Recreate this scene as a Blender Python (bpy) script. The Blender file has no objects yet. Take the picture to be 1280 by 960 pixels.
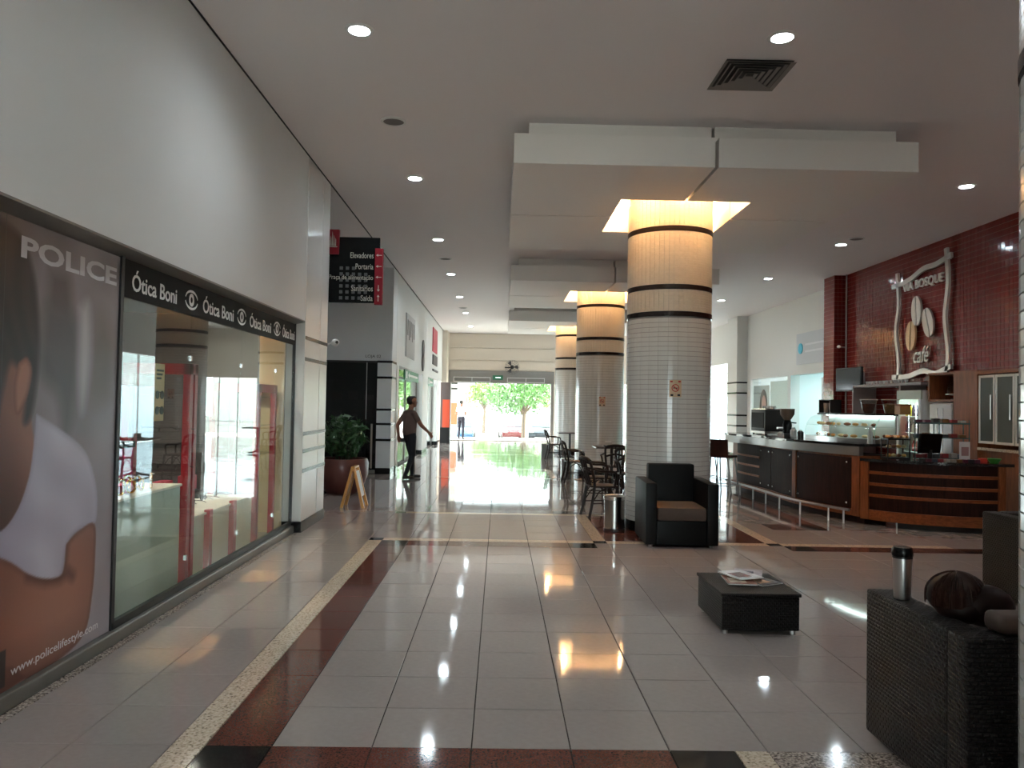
import bpy, bmesh, math, random
from mathutils import Vector, Matrix
random.seed(7)
SC = bpy.context.scene
COL = SC.collection

# ------------------------------------------------------------------ camera
def make_camera():
    f, p, r, y = 968.4, 0.02554, 0.01795, 0.01547
    cd = bpy.data.cameras.new('camera'); co = bpy.data.objects.new('camera', cd); COL.objects.link(co)
    cd.sensor_width = 36.0; cd.lens = f / 1280 * 36.0; cd.clip_start = 0.05; cd.clip_end = 400
    fwd = Vector((math.sin(y) * math.cos(p), math.cos(y) * math.cos(p), math.sin(p)))
    right = Vector((math.cos(y), -math.sin(y), 0)); up = right.cross(fwd)
    r2 = right * math.cos(r) + up * math.sin(r); u2 = up * math.cos(r) - right * math.sin(r)
    m = Matrix((r2, u2, -fwd)).transposed().to_4x4(); m.translation = (0, 0, 1.6)
    co.matrix_world = m
    SC.camera = co
make_camera()

# ------------------------------------------------------------------ world, sun, exposure
w = bpy.data.worlds.new('world'); SC.world = w; w.use_nodes = True
bg = w.node_tree.nodes['Background']; bg.inputs[0].default_value = (0.86, 0.94, 1.0, 1); bg.inputs[1].default_value = 9.0
sd = bpy.data.lights.new('sun', 'SUN'); sd.energy = 26.0; sd.angle = 0.01; sd.color = (1, 0.95, 0.86)
so = bpy.data.objects.new('sun', sd); COL.objects.link(so)
so.rotation_euler = Vector((0.25, -0.42, -0.87)).to_track_quat('-Z', 'Y').to_euler(); so.location = (-8, 50, 30)
SC.view_settings.view_transform = 'Standard'; SC.view_settings.look = 'None'
SC.view_settings.exposure = 0.4; SC.view_settings.gamma = 1.0; SC.view_settings.use_curve_mapping = False
LAMP_W = 66.0          # ceiling downlights
COVE_W = 34.0          # warm lamps over the columns

# ------------------------------------------------------------------ helpers
def srgb(r, g, b):
    def c(u):
        u /= 255.0
        return u / 12.92 if u <= 0.04045 else ((u + 0.055) / 1.055) ** 2.4
    return (c(r), c(g), c(b), 1)
MATS = {}
def mat(name, col, rough=0.5, metal=0.0, spec=0.5, noise=0.0, nscale=20.0, bump=0.0, bscale=60.0, coat=0.0, emit=None, estr=0.0, trans=0.0, ior=1.5):
    if name in MATS: return MATS[name]
    m = bpy.data.materials.new(name); m.use_nodes = True; nt = m.node_tree; b = nt.nodes['Principled BSDF']
    if len(col) == 3: col = tuple(col) + (1,)
    b.inputs['Base Color'].default_value = col; b.inputs['Roughness'].default_value = rough
    b.inputs['Metallic'].default_value = metal; b.inputs['Specular IOR Level'].default_value = spec
    b.inputs['Coat Weight'].default_value = coat; b.inputs['IOR'].default_value = ior
    b.inputs['Transmission Weight'].default_value = trans
    if emit: b.inputs['Emission Color'].default_value = emit; b.inputs['Emission Strength'].default_value = estr
    tc = None
    if noise or bump:
        tc = nt.nodes.new('ShaderNodeTexCoord')
    if noise:
        n = nt.nodes.new('ShaderNodeTexNoise'); n.inputs['Scale'].default_value = nscale; n.inputs['Detail'].default_value = 5
        nt.links.new(tc.outputs['Object'], n.inputs['Vector'])
        mr = nt.nodes.new('ShaderNodeMapRange'); mr.inputs[1].default_value = 0.25; mr.inputs[2].default_value = 0.75
        mr.inputs[3].default_value = 1 - noise; mr.inputs[4].default_value = 1 + noise
        nt.links.new(n.outputs['Fac'], mr.inputs[0])
        mx = nt.nodes.new('ShaderNodeVectorMath'); mx.operation = 'SCALE'; mx.inputs[0].default_value = col[:3]
        nt.links.new(mr.outputs[0], mx.inputs['Scale']); nt.links.new(mx.outputs[0], b.inputs['Base Color'])
    if bump:
        n = nt.nodes.new('ShaderNodeTexNoise'); n.inputs['Scale'].default_value = bscale; n.inputs['Detail'].default_value = 3
        nt.links.new(tc.outputs['Object'], n.inputs['Vector'])
        bp = nt.nodes.new('ShaderNodeBump'); bp.inputs['Strength'].default_value = bump; bp.inputs['Distance'].default_value = 0.01
        nt.links.new(n.outputs['Fac'], bp.inputs['Height']); nt.links.new(bp.outputs[0], b.inputs['Normal'])
    MATS[name] = m
    return m
def mat_granite(name, c1, c2, c3, rough=0.08, scale=90):
    if name in MATS: return MATS[name]
    m = bpy.data.materials.new(name); m.use_nodes = True; nt = m.node_tree; b = nt.nodes['Principled BSDF']
    b.inputs['Roughness'].default_value = rough
    tc = nt.nodes.new('ShaderNodeTexCoord'); v = nt.nodes.new('ShaderNodeTexVoronoi'); v.inputs['Scale'].default_value = scale
    n = nt.nodes.new('ShaderNodeTexNoise'); n.inputs['Scale'].default_value = scale * 0.8; n.inputs['Detail'].default_value = 6
    g = nt.nodes.new('ShaderNodeNewGeometry')
    nt.links.new(g.outputs['Position'], v.inputs['Vector']); nt.links.new(g.outputs['Position'], n.inputs['Vector'])
    ad = nt.nodes.new('ShaderNodeMath'); ad.operation = 'MULTIPLY_ADD'; ad.inputs[1].default_value = 0.35
    nt.links.new(v.outputs['Color'], ad.inputs[0]); nt.links.new(n.outputs['Fac'], ad.inputs[2])
    cr = nt.nodes.new('ShaderNodeValToRGB')
    e = cr.color_ramp.elements; e[0].position = 0.42; e[0].color = c1; e[1].position = 0.82; e[1].color = c3
    k = e.new(0.6); k.color = c2
    nt.links.new(ad.outputs[0], cr.inputs[0]); nt.links.new(cr.outputs[0], b.inputs['Base Color'])
    MATS[name] = m
    return m
def mat_glass(name, tint=(0.95, 1, 0.98), refl=1.0, op=0.0):
    if name in MATS: return MATS[name]
    m = bpy.data.materials.new(name); m.use_nodes = True; nt = m.node_tree
    for n in list(nt.nodes): nt.nodes.remove(n)
    o = nt.nodes.new('ShaderNodeOutputMaterial'); t = nt.nodes.new('ShaderNodeBsdfTransparent'); t.inputs[0].default_value = tuple(tint) + (1,)
    gl = nt.nodes.new('ShaderNodeBsdfGlossy'); gl.inputs['Roughness'].default_value = 0.0
    lw = nt.nodes.new('ShaderNodeLayerWeight'); lw.inputs[0].default_value = 0.5      # Schlick: same from both sides of a thin pane
    fr = nt.nodes.new('ShaderNodeMath'); fr.operation = 'POWER'; fr.inputs[1].default_value = 5.0; nt.links.new(lw.outputs['Facing'], fr.inputs[0])
    ml = nt.nodes.new('ShaderNodeMath'); ml.operation = 'MULTIPLY_ADD'; ml.inputs[1].default_value = 0.92 * refl; ml.inputs[2].default_value = 0.05 * refl; ml.use_clamp = True
    nt.links.new(fr.outputs[0], ml.inputs[0]); mx = nt.nodes.new('ShaderNodeMixShader')
    nt.links.new(ml.outputs[0], mx.inputs[0]); nt.links.new(t.outputs[0], mx.inputs[1]); nt.links.new(gl.outputs[0], mx.inputs[2])
    last = mx
    if op:
        d = nt.nodes.new('ShaderNodeBsdfTranslucent'); d.inputs[0].default_value = (0.85, 0.92, 1, 1)
        m2 = nt.nodes.new('ShaderNodeMixShader'); m2.inputs[0].default_value = op
        nt.links.new(mx.outputs[0], m2.inputs[1]); nt.links.new(d.outputs[0], m2.inputs[2]); last = m2
    nt.links.new(last.outputs[0], o.inputs[0])
    MATS[name] = m
    return m
def mat_emit(name, col, s):
    if name in MATS: return MATS[name]
    m = bpy.data.materials.new(name); m.use_nodes = True; nt = m.node_tree; b = nt.nodes['Principled BSDF']
    b.inputs['Base Color'].default_value = tuple(col[:3]) + (1,); b.inputs['Emission Color'].default_value = tuple(col[:3]) + (1,); b.inputs['Emission Strength'].default_value = s
    MATS[name] = m
    return m
def mat_weave(name, col, scale=1.0, rough=0.45):
    if name in MATS: return MATS[name]
    m = bpy.data.materials.new(name); m.use_nodes = True; nt = m.node_tree; b = nt.nodes['Principled BSDF']
    b.inputs['Roughness'].default_value = rough; b.inputs['Specular IOR Level'].default_value = 0.3
    tc = nt.nodes.new('ShaderNodeTexCoord'); mp = nt.nodes.new('ShaderNodeMapping')
    nt.links.new(tc.outputs['UV'], mp.inputs[0])
    br = nt.nodes.new('ShaderNodeTexBrick'); br.inputs['Scale'].default_value = scale
    br.inputs['Mortar Size'].default_value = 0.006; br.inputs['Mortar Smooth'].default_value = 1.0
    br.inputs['Brick Width'].default_value = 0.03; br.inputs['Row Height'].default_value = 0.018
    br.inputs['Color1'].default_value = tuple(c * 1.2 for c in col[:3]) + (1,); br.inputs['Color2'].default_value = tuple(c * 0.8 for c in col[:3]) + (1,)
    br.inputs['Mortar'].default_value = tuple(c * 0.2 for c in col[:3]) + (1,)
    nt.links.new(mp.outputs[0], br.inputs['Vector']); nt.links.new(br.outputs['Color'], b.inputs['Base Color'])
    bp = nt.nodes.new('ShaderNodeBump'); bp.invert = True; bp.inputs['Strength'].default_value = 0.9; bp.inputs['Distance'].default_value = 0.012
    nt.links.new(br.outputs['Fac'], bp.inputs['Height']); nt.links.new(bp.outputs[0], b.inputs['Normal'])
    MATS[name] = m
    return m
def mat_wood(name, c1, c2, rough=0.35, scale=3.0, axis='Z', spec=0.5):
    if name in MATS: return MATS[name]
    m = bpy.data.materials.new(name); m.use_nodes = True; nt = m.node_tree; b = nt.nodes['Principled BSDF']
    b.inputs['Roughness'].default_value = rough
    b.inputs['Specular IOR Level'].default_value = spec
    tc = nt.nodes.new('ShaderNodeTexCoord'); mp = nt.nodes.new('ShaderNodeMapping')
    s = {'Z': (12, 12, 1), 'X': (1, 12, 12), 'Y': (12, 1, 12)}[axis]; mp.inputs['Scale'].default_value = s
    nt.links.new(tc.outputs['Object'], mp.inputs[0]); n = nt.nodes.new('ShaderNodeTexNoise'); n.inputs['Scale'].default_value = scale
    n.inputs['Detail'].default_value = 8; n.inputs['Distortion'].default_value = 1.0
    nt.links.new(mp.outputs[0], n.inputs['Vector']); cr = nt.nodes.new('ShaderNodeValToRGB')
    e = cr.color_ramp.elements; e[0].position = 0.3; e[0].color = c1; e[1].position = 0.7; e[1].color = c2
    nt.links.new(n.outputs['Fac'], cr.inputs[0]); nt.links.new(cr.outputs[0], b.inputs['Base Color'])
    MATS[name] = m
    return m
def mat_vcol(name, rough=0.4):
    if name in MATS: return MATS[name]
    m = bpy.data.materials.new(name); m.use_nodes = True; nt = m.node_tree; b = nt.nodes['Principled BSDF']
    b.inputs['Roughness'].default_value = rough
    a = nt.nodes.new('ShaderNodeAttribute'); a.attribute_name = 'print'
    nt.links.new(a.outputs['Color'], b.inputs['Base Color'])
    MATS[name] = m
    return m

OFF = {}
def off_of(o):
    v = Vector((0, 0, 0))
    while o is not None: v = v + o.location; o = o.parent
    return v
def thing(name, loc, label, cat, group=None, kind=None, rz=0.0):
    o = bpy.data.objects.new(name, None); COL.objects.link(o); o.empty_display_size = 0.1
    o.location = loc; o.rotation_euler = (0, 0, rz); tag(o, label, cat, group, kind); return o
def tag(o, label=None, cat=None, group=None, kind=None):
    if label: o['label'] = label
    if cat: o['category'] = cat
    if group: o['group'] = group
    if kind: o['kind'] = kind
    return o
class MB:
    def __init__(s): s.v = []; s.f = []
    def add(s, vs, fs):
        n = len(s.v); s.v += [tuple(v) for v in vs]; s.f += [tuple(i + n for i in f) for f in fs]; return s
    def box(s, x0, x1, y0, y1, z0, z1, rz=0.0, c=None, rx=0.0, ry=0.0):
        vs = [Vector((x, y, z)) for z in (z0, z1) for y in (y0, y1) for x in (x0, x1)]
        if rz or rx or ry:
            c = Vector(c) if c else Vector(((x0 + x1) / 2, (y0 + y1) / 2, (z0 + z1) / 2))
            M = Matrix.Rotation(rz, 3, 'Z') @ Matrix.Rotation(ry, 3, 'Y') @ Matrix.Rotation(rx, 3, 'X')
            vs = [M @ (v - c) + c for v in vs]
        return s.add(vs, [(0, 2, 3, 1), (4, 5, 7, 6), (0, 1, 5, 4), (2, 6, 7, 3), (0, 4, 6, 2), (1, 3, 7, 5)])
    def cbox(s, c, sz, rz=0.0, rx=0.0, ry=0.0):
        return s.box(c[0] - sz[0] / 2, c[0] + sz[0] / 2, c[1] - sz[1] / 2, c[1] + sz[1] / 2, c[2] - sz[2] / 2, c[2] + sz[2] / 2, rz, None, rx, ry)
    def prism(s, poly, a0, a1, axis='Z'):
        n = len(poly)
        def P(u, v, a):
            return {'Z': (u, v, a), 'X': (a, u, v), 'Y': (u, a, v)}[axis]
        area = sum(poly[i][0] * poly[(i + 1) % n][1] - poly[(i + 1) % n][0] * poly[i][1] for i in range(n))
        if (area < 0) != (axis == 'Y'): poly = poly[::-1]
        vs = [P(u, v, a0) for u, v in poly] + [P(u, v, a1) for u, v in poly]
        fs = [tuple(range(n))[::-1], tuple(range(n, 2 * n))] + [(i, (i + 1) % n, n + (i + 1) % n, n + i) for i in range(n)]
        return s.add(vs, fs)
    def tube(s, path, r, n=10, cap=True, closed=False):
        path = [Vector(p) for p in path]; m = len(path); rr = r if isinstance(r, (list, tuple)) else [r] * m
        vs = []; up = None
        for i, p in enumerate(path):
            if closed: t = path[(i + 1) % m] - path[i - 1]
            else: t = path[min(i + 1, m - 1)] - path[max(i - 1, 0)]
            t.normalize()
            if up is None:
                up = Vector((0, 0, 1)) if abs(t.z) < 0.9 else Vector((1, 0, 0))
            a = t.cross(up)
            if a.length < 1e-4: a = t.orthogonal()
            a.normalize(); b = a.cross(t); up = b
            for k in range(n):
                an = 2 * math.pi * k / n; vs.append(p + (a * math.cos(an) + b * math.sin(an)) * rr[i])
        fs = []
        for i in range(m if closed else m - 1):
            j = (i + 1) % m
            for k in range(n): k2 = (k + 1) % n; fs.append((i * n + k, i * n + k2, j * n + k2, j * n + k))
        if cap and not closed: fs += [tuple(range(n))[::-1], tuple(range((m - 1) * n, m * n))]
        return s.add(vs, fs)
    def lathe(s, prof, c=(0, 0, 0), n=24, axis='Z', a0=0.0, a1=2 * math.pi):
        full = abs(a1 - a0 - 2 * math.pi) < 1e-6; m = n if full else n + 1; vs = []
        for r, z in prof:
            for k in range(m):
                a = a0 + (a1 - a0) * k / n; x, y = r * math.cos(a), r * math.sin(a)
                p = {'Z': (x, y, z), 'X': (z, x, y), 'Y': (y, z, x)}[axis]
                vs.append((p[0] + c[0], p[1] + c[1], p[2] + c[2]))
        fs = []
        for i in range(len(prof) - 1):
            for k in range(n):
                k2 = (k + 1) % m; fs.append((i * m + k, i * m + k2, (i + 1) * m + k2, (i + 1) * m + k))
        if full:
            if prof[0][0] > 1e-5: fs.append(tuple(range(m))[::-1])
            if prof[-1][0] > 1e-5: fs.append(tuple(range((len(prof) - 1) * m, len(prof) * m)))
        return s.add(vs, fs)
    def ell(s, c, r, n=14, m=9, rz=0.0, M=None):
        vs = []; c = Vector(c); M = M or Matrix.Rotation(rz, 3, 'Z')
        for i in range(m + 1):
            t = math.pi * i / m
            for k in range(n):
                a = 2 * math.pi * k / n
                vs.append(c + M @ Vector((r[0] * math.sin(t) * math.cos(a), r[1] * math.sin(t) * math.sin(a), r[2] * math.cos(t))))
        fs = [(i * n + k, (i + 1) * n + k, (i + 1) * n + (k + 1) % n, i * n + (k + 1) % n) for i in range(m) for k in range(n)]
        return s.add(vs, fs)
    def build(s, name, m, parent=None, smooth=False, bevel=0.0, segs=2, local=False, uv=False, angle=40):
        me = bpy.data.meshes.new(name)
        o_ = Vector((0, 0, 0)) if (local or parent is None) else off_of(parent)
        me.from_pydata([(v[0] - o_.x, v[1] - o_.y, v[2] - o_.z) for v in s.v], [], s.f)
        if bevel or smooth:
            bm = bmesh.new(); bm.from_mesh(me)
            bmesh.ops.remove_doubles(bm, verts=bm.verts, dist=1e-5)
            if bevel:
                ed = [e for e in bm.edges if len(e.link_faces) == 2 and e.calc_face_angle(0) > 0.6]
                bmesh.ops.bevel(bm, geom=ed, offset=bevel, segments=segs, profile=0.6, affect='EDGES', clamp_overlap=True)
            bmesh.ops.recalc_face_normals(bm, faces=bm.faces)
            bm.to_mesh(me); bm.free()
        if uv: box_uv(me)
        ms = m if isinstance(m, (list, tuple)) else [m]
        for q in ms: me.materials.append(q)
        if smooth:
            for p in me.polygons: p.use_smooth = True
            try: me.set_sharp_from_angle(angle=math.radians(angle))
            except Exception: pass
        o = bpy.data.objects.new(name, me); COL.objects.link(o)
        if parent is not None: o.parent = parent
        return o
def box_uv(me):
    ul = me.uv_layers.new(name='UVMap')
    for p in me.polygons:
        n = p.normal; a = max(range(3), key=lambda i: abs(n[i]))
        for li in p.loop_indices:
            c = me.vertices[me.loops[li].vertex_index].co
            ul.data[li].uv = {0: (c.y, c.z), 1: (c.x, c.z), 2: (c.x, c.y)}[a]
def B(name, m, parent, *b, **k): return MB().box(*b).build(name, m, parent, **k)
def copy_tree(o, parent=None):
    c = o.copy(); COL.objects.link(c); c.parent = parent
    for ch in list(o.children): copy_tree(ch, c)
    return c
def place(proto, used, loc, rz, label, group=None):
    o = proto if not used else copy_tree(proto)
    o.location = loc; o.rotation_euler = (0, 0, rz); o['label'] = label
    if group: o['group'] = group
    used.append(1); return o
def struct(o): o['kind'] = 'structure'; return o
def text_mb(s, origin, xd, ud, width, height, depth=0.004, font_shear=0.0, bold=0.0):
    """lettering as solid geometry: origin = lower left of the text, xd reading direction, ud up"""
    cu = bpy.data.curves.new('txt', 'FONT'); cu.body = s; cu.extrude = 0.5; cu.resolution_u = 3; cu.shear = font_shear; cu.offset = bold
    o = bpy.data.objects.new('txt', cu); COL.objects.link(o)
    dg = bpy.context.evaluated_depsgraph_get(); me = bpy.data.meshes.new_from_object(o.evaluated_get(dg))
    vs = [v.co.copy() for v in me.vertices]; fs = [tuple(p.vertices) for p in me.polygons]
    bpy.data.objects.remove(o); bpy.data.curves.remove(cu); bpy.data.meshes.remove(me)
    x0 = min(v.x for v in vs); x1 = max(v.x for v in vs); y0 = min(v.y for v in vs); y1 = max(v.y for v in vs)
    xd, ud = Vector(xd), Vector(ud); nd = xd.cross(ud); org = Vector(origin); mb = MB()
    if width is None: width = height * (x1 - x0) / (y1 - y0)
    mb.add([org + xd * ((v.x - x0) / (x1 - x0) * width) + ud * ((v.y - y0) / (y1 - y0) * height) + nd * ((v.z + 0.5) * depth) for v in vs], fs)
    return mb
def catmull(P, n=8):
    P = [Vector(p) for p in P]; out = []
    for i in range(len(P) - 1):
        a = P[i - 1] if i else P[0] * 2 - P[1]; b, c = P[i], P[i + 1]; d = P[i + 2] if i + 2 < len(P) else P[-1] * 2 - P[-2]
        for k in range(n):
            t = k / n
            out.append(0.5 * ((2 * b) + (c - a) * t + (2 * a - 5 * b + 4 * c - d) * t * t + (3 * b - a - 3 * c + d) * t ** 3))
    out.append(P[-1]); return out
def offset_path(path, d):
    out = []
    for i, p in enumerate(path):
        t = (path[min(i + 1, len(path) - 1)] - path[max(i - 1, 0)]).normalized()
        out.append(Vector((p.x - t.y * d, p.y + t.x * d)))
    return out
def ribbon(mb, path, d0, d1, z0, z1):
    a = offset_path(path, d0); b = offset_path(path, d1); n = len(path); vs = []
    for i in range(n): vs += [(a[i].x, a[i].y, z0), (b[i].x, b[i].y, z0), (b[i].x, b[i].y, z1), (a[i].x, a[i].y, z1)]
    fs = [(0, 1, 2, 3), tuple((n - 1) * 4 + k for k in (3, 2, 1, 0))]
    for i in range(n - 1):
        for k in range(4):
            k2 = (k + 1) % 4; fs.append((i * 4 + k, (i + 1) * 4 + k, (i + 1) * 4 + k2, i * 4 + k2))
    return mb.add(vs, fs)

# ------------------------------------------------------------------ materials
M_white = mat('white_paint', srgb(214, 213, 210), 0.55, bump=0.05, bscale=40)
M_ceil = mat('ceiling_paint', srgb(228, 222, 221), 0.7, bump=0.04, bscale=30)
M_soff = mat('soffit_paint', srgb(226, 221, 216), 0.6)
M_dark = mat('shadow_gap', srgb(40, 38, 38), 0.8)
M_black = mat('black_plastic', srgb(18, 18, 19), 0.4)
M_blackg = mat('black_gloss', srgb(10, 10, 11), 0.25, spec=0.25)
M_steel = mat('brushed_steel', srgb(190, 188, 185), 0.28, 1.0)
M_chrome = mat('chrome', srgb(220, 220, 220), 0.12, 1.0)
M_alum = mat('grey_aluminium', srgb(128, 124, 118), 0.4, 0.6)
M_tile = mat('polished_porcelain', srgb(158, 148, 144), 0.055, noise=0.05, nscale=6, spec=0.65)
M_grout = mat('dark_grout', srgb(44, 38, 35), 0.9, spec=0.1)
M_beige = mat_granite('beige_granite', srgb(110, 98, 86), srgb(196, 178, 156), srgb(216, 200, 180), 0.1, 80)
M_brown = mat_granite('brown_granite', srgb(46, 24, 20), srgb(92, 52, 44), srgb(112, 70, 60), 0.08, 120)
M_bgran = mat_granite('black_granite', srgb(14, 13, 14), srgb(28, 27, 28), srgb(44, 42, 42), 0.08, 120)
M_ggran = mat_granite('grey_granite', srgb(60, 54, 50), srgb(120, 108, 100), srgb(190, 175, 165), 0.12, 90)
M_ctile = mat('glazed_white_tile', srgb(206, 206, 202), 0.12, noise=0.04, nscale=9)
M_cgrout = mat('pale_grout', srgb(150, 147, 142), 0.8)
M_ctop = mat('warm_lit_mosaic', srgb(212, 202, 186), 0.3, noise=0.05, nscale=30)  # mosaic over the black band, warm lamplight tint put into its colour
M_red = mat('red_glazed_tile', srgb(118, 38, 32), 0.12, noise=0.12, nscale=14)
M_rgrout = mat('pink_grout', srgb(150, 104, 92), 0.8)
M_glass = mat_glass('clear_glass')
M_glassx = mat_glass('coated_door_glass', refl=0.15)
M_glassd = mat_glass('dark_glass', (0.30, 0.32, 0.33))
M_lens = mat_emit('led_lens', (0.9, 0.97, 1.0), 30)
M_warm = mat_emit('warm_bulb', (1.0, 0.62, 0.28), 40)
M_wick = mat_weave('woven_wicker', srgb(27, 22, 20))
M_leather = mat('black_leather', srgb(10, 10, 10), 0.5, spec=0.2, bump=0.12, bscale=180)
M_cush = mat('brown_cushion', srgb(74, 58, 48), 0.7, noise=0.1, nscale=60)
M_dwood = mat_wood('dark_wood', srgb(30, 16, 12), srgb(52, 28, 20), 0.35, 3, 'Z')
M_dlam = mat_wood('wenge_laminate', srgb(30, 14, 11), srgb(50, 25, 19), 0.6, 3, 'Z', 0.15)
M_chair = mat_wood('chair_wood', srgb(20, 11, 9), srgb(34, 19, 14), 0.45, 3, 'Z', 0.25)
M_mwood = mat_wood('cherry_wood', srgb(110, 58, 30), srgb(146, 82, 46), 0.45, 3, 'X', 0.25)
M_mwoodz = mat_wood('cherry_wood_upright', srgb(104, 56, 30), srgb(140, 80, 46), 0.45, 3, 'Z', 0.25)
M_redl = mat('red_lacquer', srgb(176, 34, 48), 0.3)
M_concrete = mat('pavement', srgb(190, 185, 178), 0.8, noise=0.08, nscale=3)
M_asph = mat('asphalt', srgb(120, 118, 116), 0.85, noise=0.1, nscale=4)

# ================================================================== STRUCTURE
XW, ZC, ZS = -2.38, 4.58, 4.10
COLS = [(2.22, 10.2), (2.30, 17.85), (2.36, 25.5)]
NEARCOL = (2.22, 2.30)
CR = 0.55

# ---- floor: base, then every slab
def build_floor():
    root = struct(B('floor', M_grout, None, -7.0, 8.2, -6.0, 33.2, -0.12, -0.008))
    s = 0.4612
    xf = [-2.46, -2.40] + [-0.563 + s * i for i in range(-3, 19)]
    xf = sorted(xf + [-1.33, 1.127])
    xr = [-2.46, -2.40, -1.946, -1.485, -1.33, -1.024, -0.563, -0.102, 0.359, 0.82, 1.127, 1.281] + [1.281 + 0.47425 * k for k in (1, 2, 3)] + \
         [3.178, 3.333, 3.64, 4.10, 4.41] + [4.87 + s * k for k in range(8)]
    xc_ = [-7.0 + s * k for k in range(10)] + [-2.46]
    yf = [3.179 - s * k for k in range(1, 20)][::-1] + [3.179, 3.335] + [3.640 + s * k for k in range(12)]
    yr = []
    y = 8.713
    for c in range(3):
        yr += [y, y + 0.305] + [y + 0.462 + 0.5125 * k for k in range(4)] + [y + 2.512, y + 2.667]
        yr += [y + 2.973 + 0.4677 * k for k in range(10)]
        y += 7.65
    yr = [v for v in yr if v < 28.0] + [27.0 + s * k for k in range(1, 14)]
    yr = sorted(set(round(v, 3) for v in yr))
    bands = [8.713, 16.363, 24.013]
    def mf(x, y):
        if x < -2.40 and not 10.6 < y < 17.2: return M_ggran
        if y < 8.713:
            if -1.485 < x < -1.33 and y > 3.179: return M_beige
            nb = 3.335 < y < 3.640
            if -1.33 < x < -1.024 and y > 3.179: return M_bgran if nb else M_brown
            if 3.179 < y < 3.335: return M_beige
            if nb:
                if x < -1.485: return M_tile
                if x < 0.82: return M_brown
                if x < 1.127: return M_bgran
                if x < 1.281: return M_beige
                if x < 3.178: return M_ggran
                return M_brown
            return M_tile
        for b in bands:
            if b < y < b + 0.305:
                if x < -1.485: return M_tile
                if x < -1.33: return M_beige if b < 10 else M_tile
                if x < -1.024: return M_bgran
                if x < 0.82: return M_brown
                if x < 1.127: return M_bgran
                if x < 3.333: return M_tile
                if x < 3.64: return M_bgran
                if x < 5.4: return M_brown
                return M_bgran if x < 5.85 else M_tile
            if b + 0.305 < y < b + 0.462:
                if x < -1.485: return M_tile
                if x < -1.33: return M_bgran
                if 1.127 < x < 1.281 or 3.178 < x < 3.333: return M_bgran
                return M_beige if x < 5.4 else M_tile
            if b + 0.462 < y < b + 2.512:
                if 1.281 < x < 3.178: return M_brown
                if 1.127 < x < 1.281 or 3.178 < x < 3.333: return M_beige
                if 4.10 < x < 4.41 and y > b + 1.4: return M_bgran if y < b + 2.0 else M_brown
                if 3.64 < x < 4.10 and b + 1.4 < y < b + 2.0: return M_brown
            if b + 2.512 < y < b + 2.667 and -1.33 < x < 3.333: return M_beige
            if b + 2.667 < y < b + 2.973 and -1.024 < x < 3.178: return M_bgran if 0.82 < x < 1.127 else (M_tile if x > 1.127 else M_brown)
            if b + 2.512 < y < b + 7.65 and 4.10 < x < 4.41: return M_brown
        return M_tile
    rects = []
    def merge(xs, ys, ok):
        for a, b in zip(ys[:-1], ys[1:]):
            row = []
            for x0, x1 in zip(xs[:-1], xs[1:]):
                m = mf((x0 + x1) / 2, (a + b) / 2)
                if not ok((x0 + x1) / 2, (a + b) / 2): continue
                if row and row[-1][4] is m and m is M_tile and abs(row[-1][1] - x0) < 1e-6 and (x1 - row[-1][0]) < 0.48: row[-1][1] = x1
                else: row.append([x0, x1, a, b, m])
            rects.extend(row)
    merge(xf, yf, lambda x, y: x < 7.63)
    merge(xr, yr, lambda x, y: x < 7.63 or y > 17.2)
    merge(xc_, [10.62 + s * k for k in range(15)], lambda x, y: True)
    rects2 = []
    for x0, x1, y0, y1, m in rects:
        cx, cy = (x0 + x1) / 2, (y0 + y1) / 2
        vis = cy > 3.2 and abs(cx - 0.02 * cy) < 0.70 * cy + 0.3
        rects2.append((0 if vis else 1, cx * cx + cy * cy, x0, x1, y0, y1, m))
    rects2.sort(key=lambda r: r[:2])
    unit = {}
    rest = {}
    for k, (vv, d, x0, x1, y0, y1, m) in enumerate(rects2):
        g = 0.0027; cx, cy, hx, hy = (x0 + x1) / 2, (y0 + y1) / 2, (x1 - x0) / 2 - g, (y1 - y0) / 2 - g
        if k < 300:
            if m.name not in unit:
                b = 0.992
                me = bpy.data.meshes.new('slab')
                vs = [(-1, -1, -1), (1, -1, -1), (1, 1, -1), (-1, 1, -1), (-1, -1, -.25), (1, -1, -.25), (1, 1, -.25), (-1, 1, -.25), (-b, -b, 0), (b, -b, 0), (b, b, 0), (-b, b, 0)]
                fs = [(8, 9, 10, 11)] + [(i, (i + 1) % 4, 4 + (i + 1) % 4, 4 + i) for i in range(4)] + [(4 + i, 4 + (i + 1) % 4, 8 + (i + 1) % 4, 8 + i) for i in range(4)]
                me.from_pydata(vs, [], fs); me.materials.append(m); unit[m.name] = me
            nm = 'floor_tile' if m is M_tile else 'granite_slab'
            o = bpy.data.objects.new(nm, unit[m.name]); COL.objects.link(o); o.parent = root
            o.location = (cx, cy, 0); o.scale = (hx, hy, 0.008)
            if m is M_tile: o.rotation_euler = (random.gauss(0, .0008), random.gauss(0, .0008), 0)
        else:
            mb = rest.setdefault(m.name, (MB(), m))[0]
            a, b = (random.gauss(0, .0003), random.gauss(0, .0003)) if m is M_tile else (0, 0)
            t = [(cx + sx * hx, cy + sy * hy, a * sx + b * sy) for sx, sy in ((-1, -1), (1, -1), (1, 1), (-1, 1))]
            mb.add(t + [(p[0], p[1], -0.008) for p in t], [(0, 1, 2, 3)] + [(4 + i, 4 + (i + 1) % 4, (i + 1) % 4, i) for i in range(4)])
    for nm, (mb, m) in rest.items():
        tag(mb.build('distant_slabs', m, root), kind='stuff')
build_floor()

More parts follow.
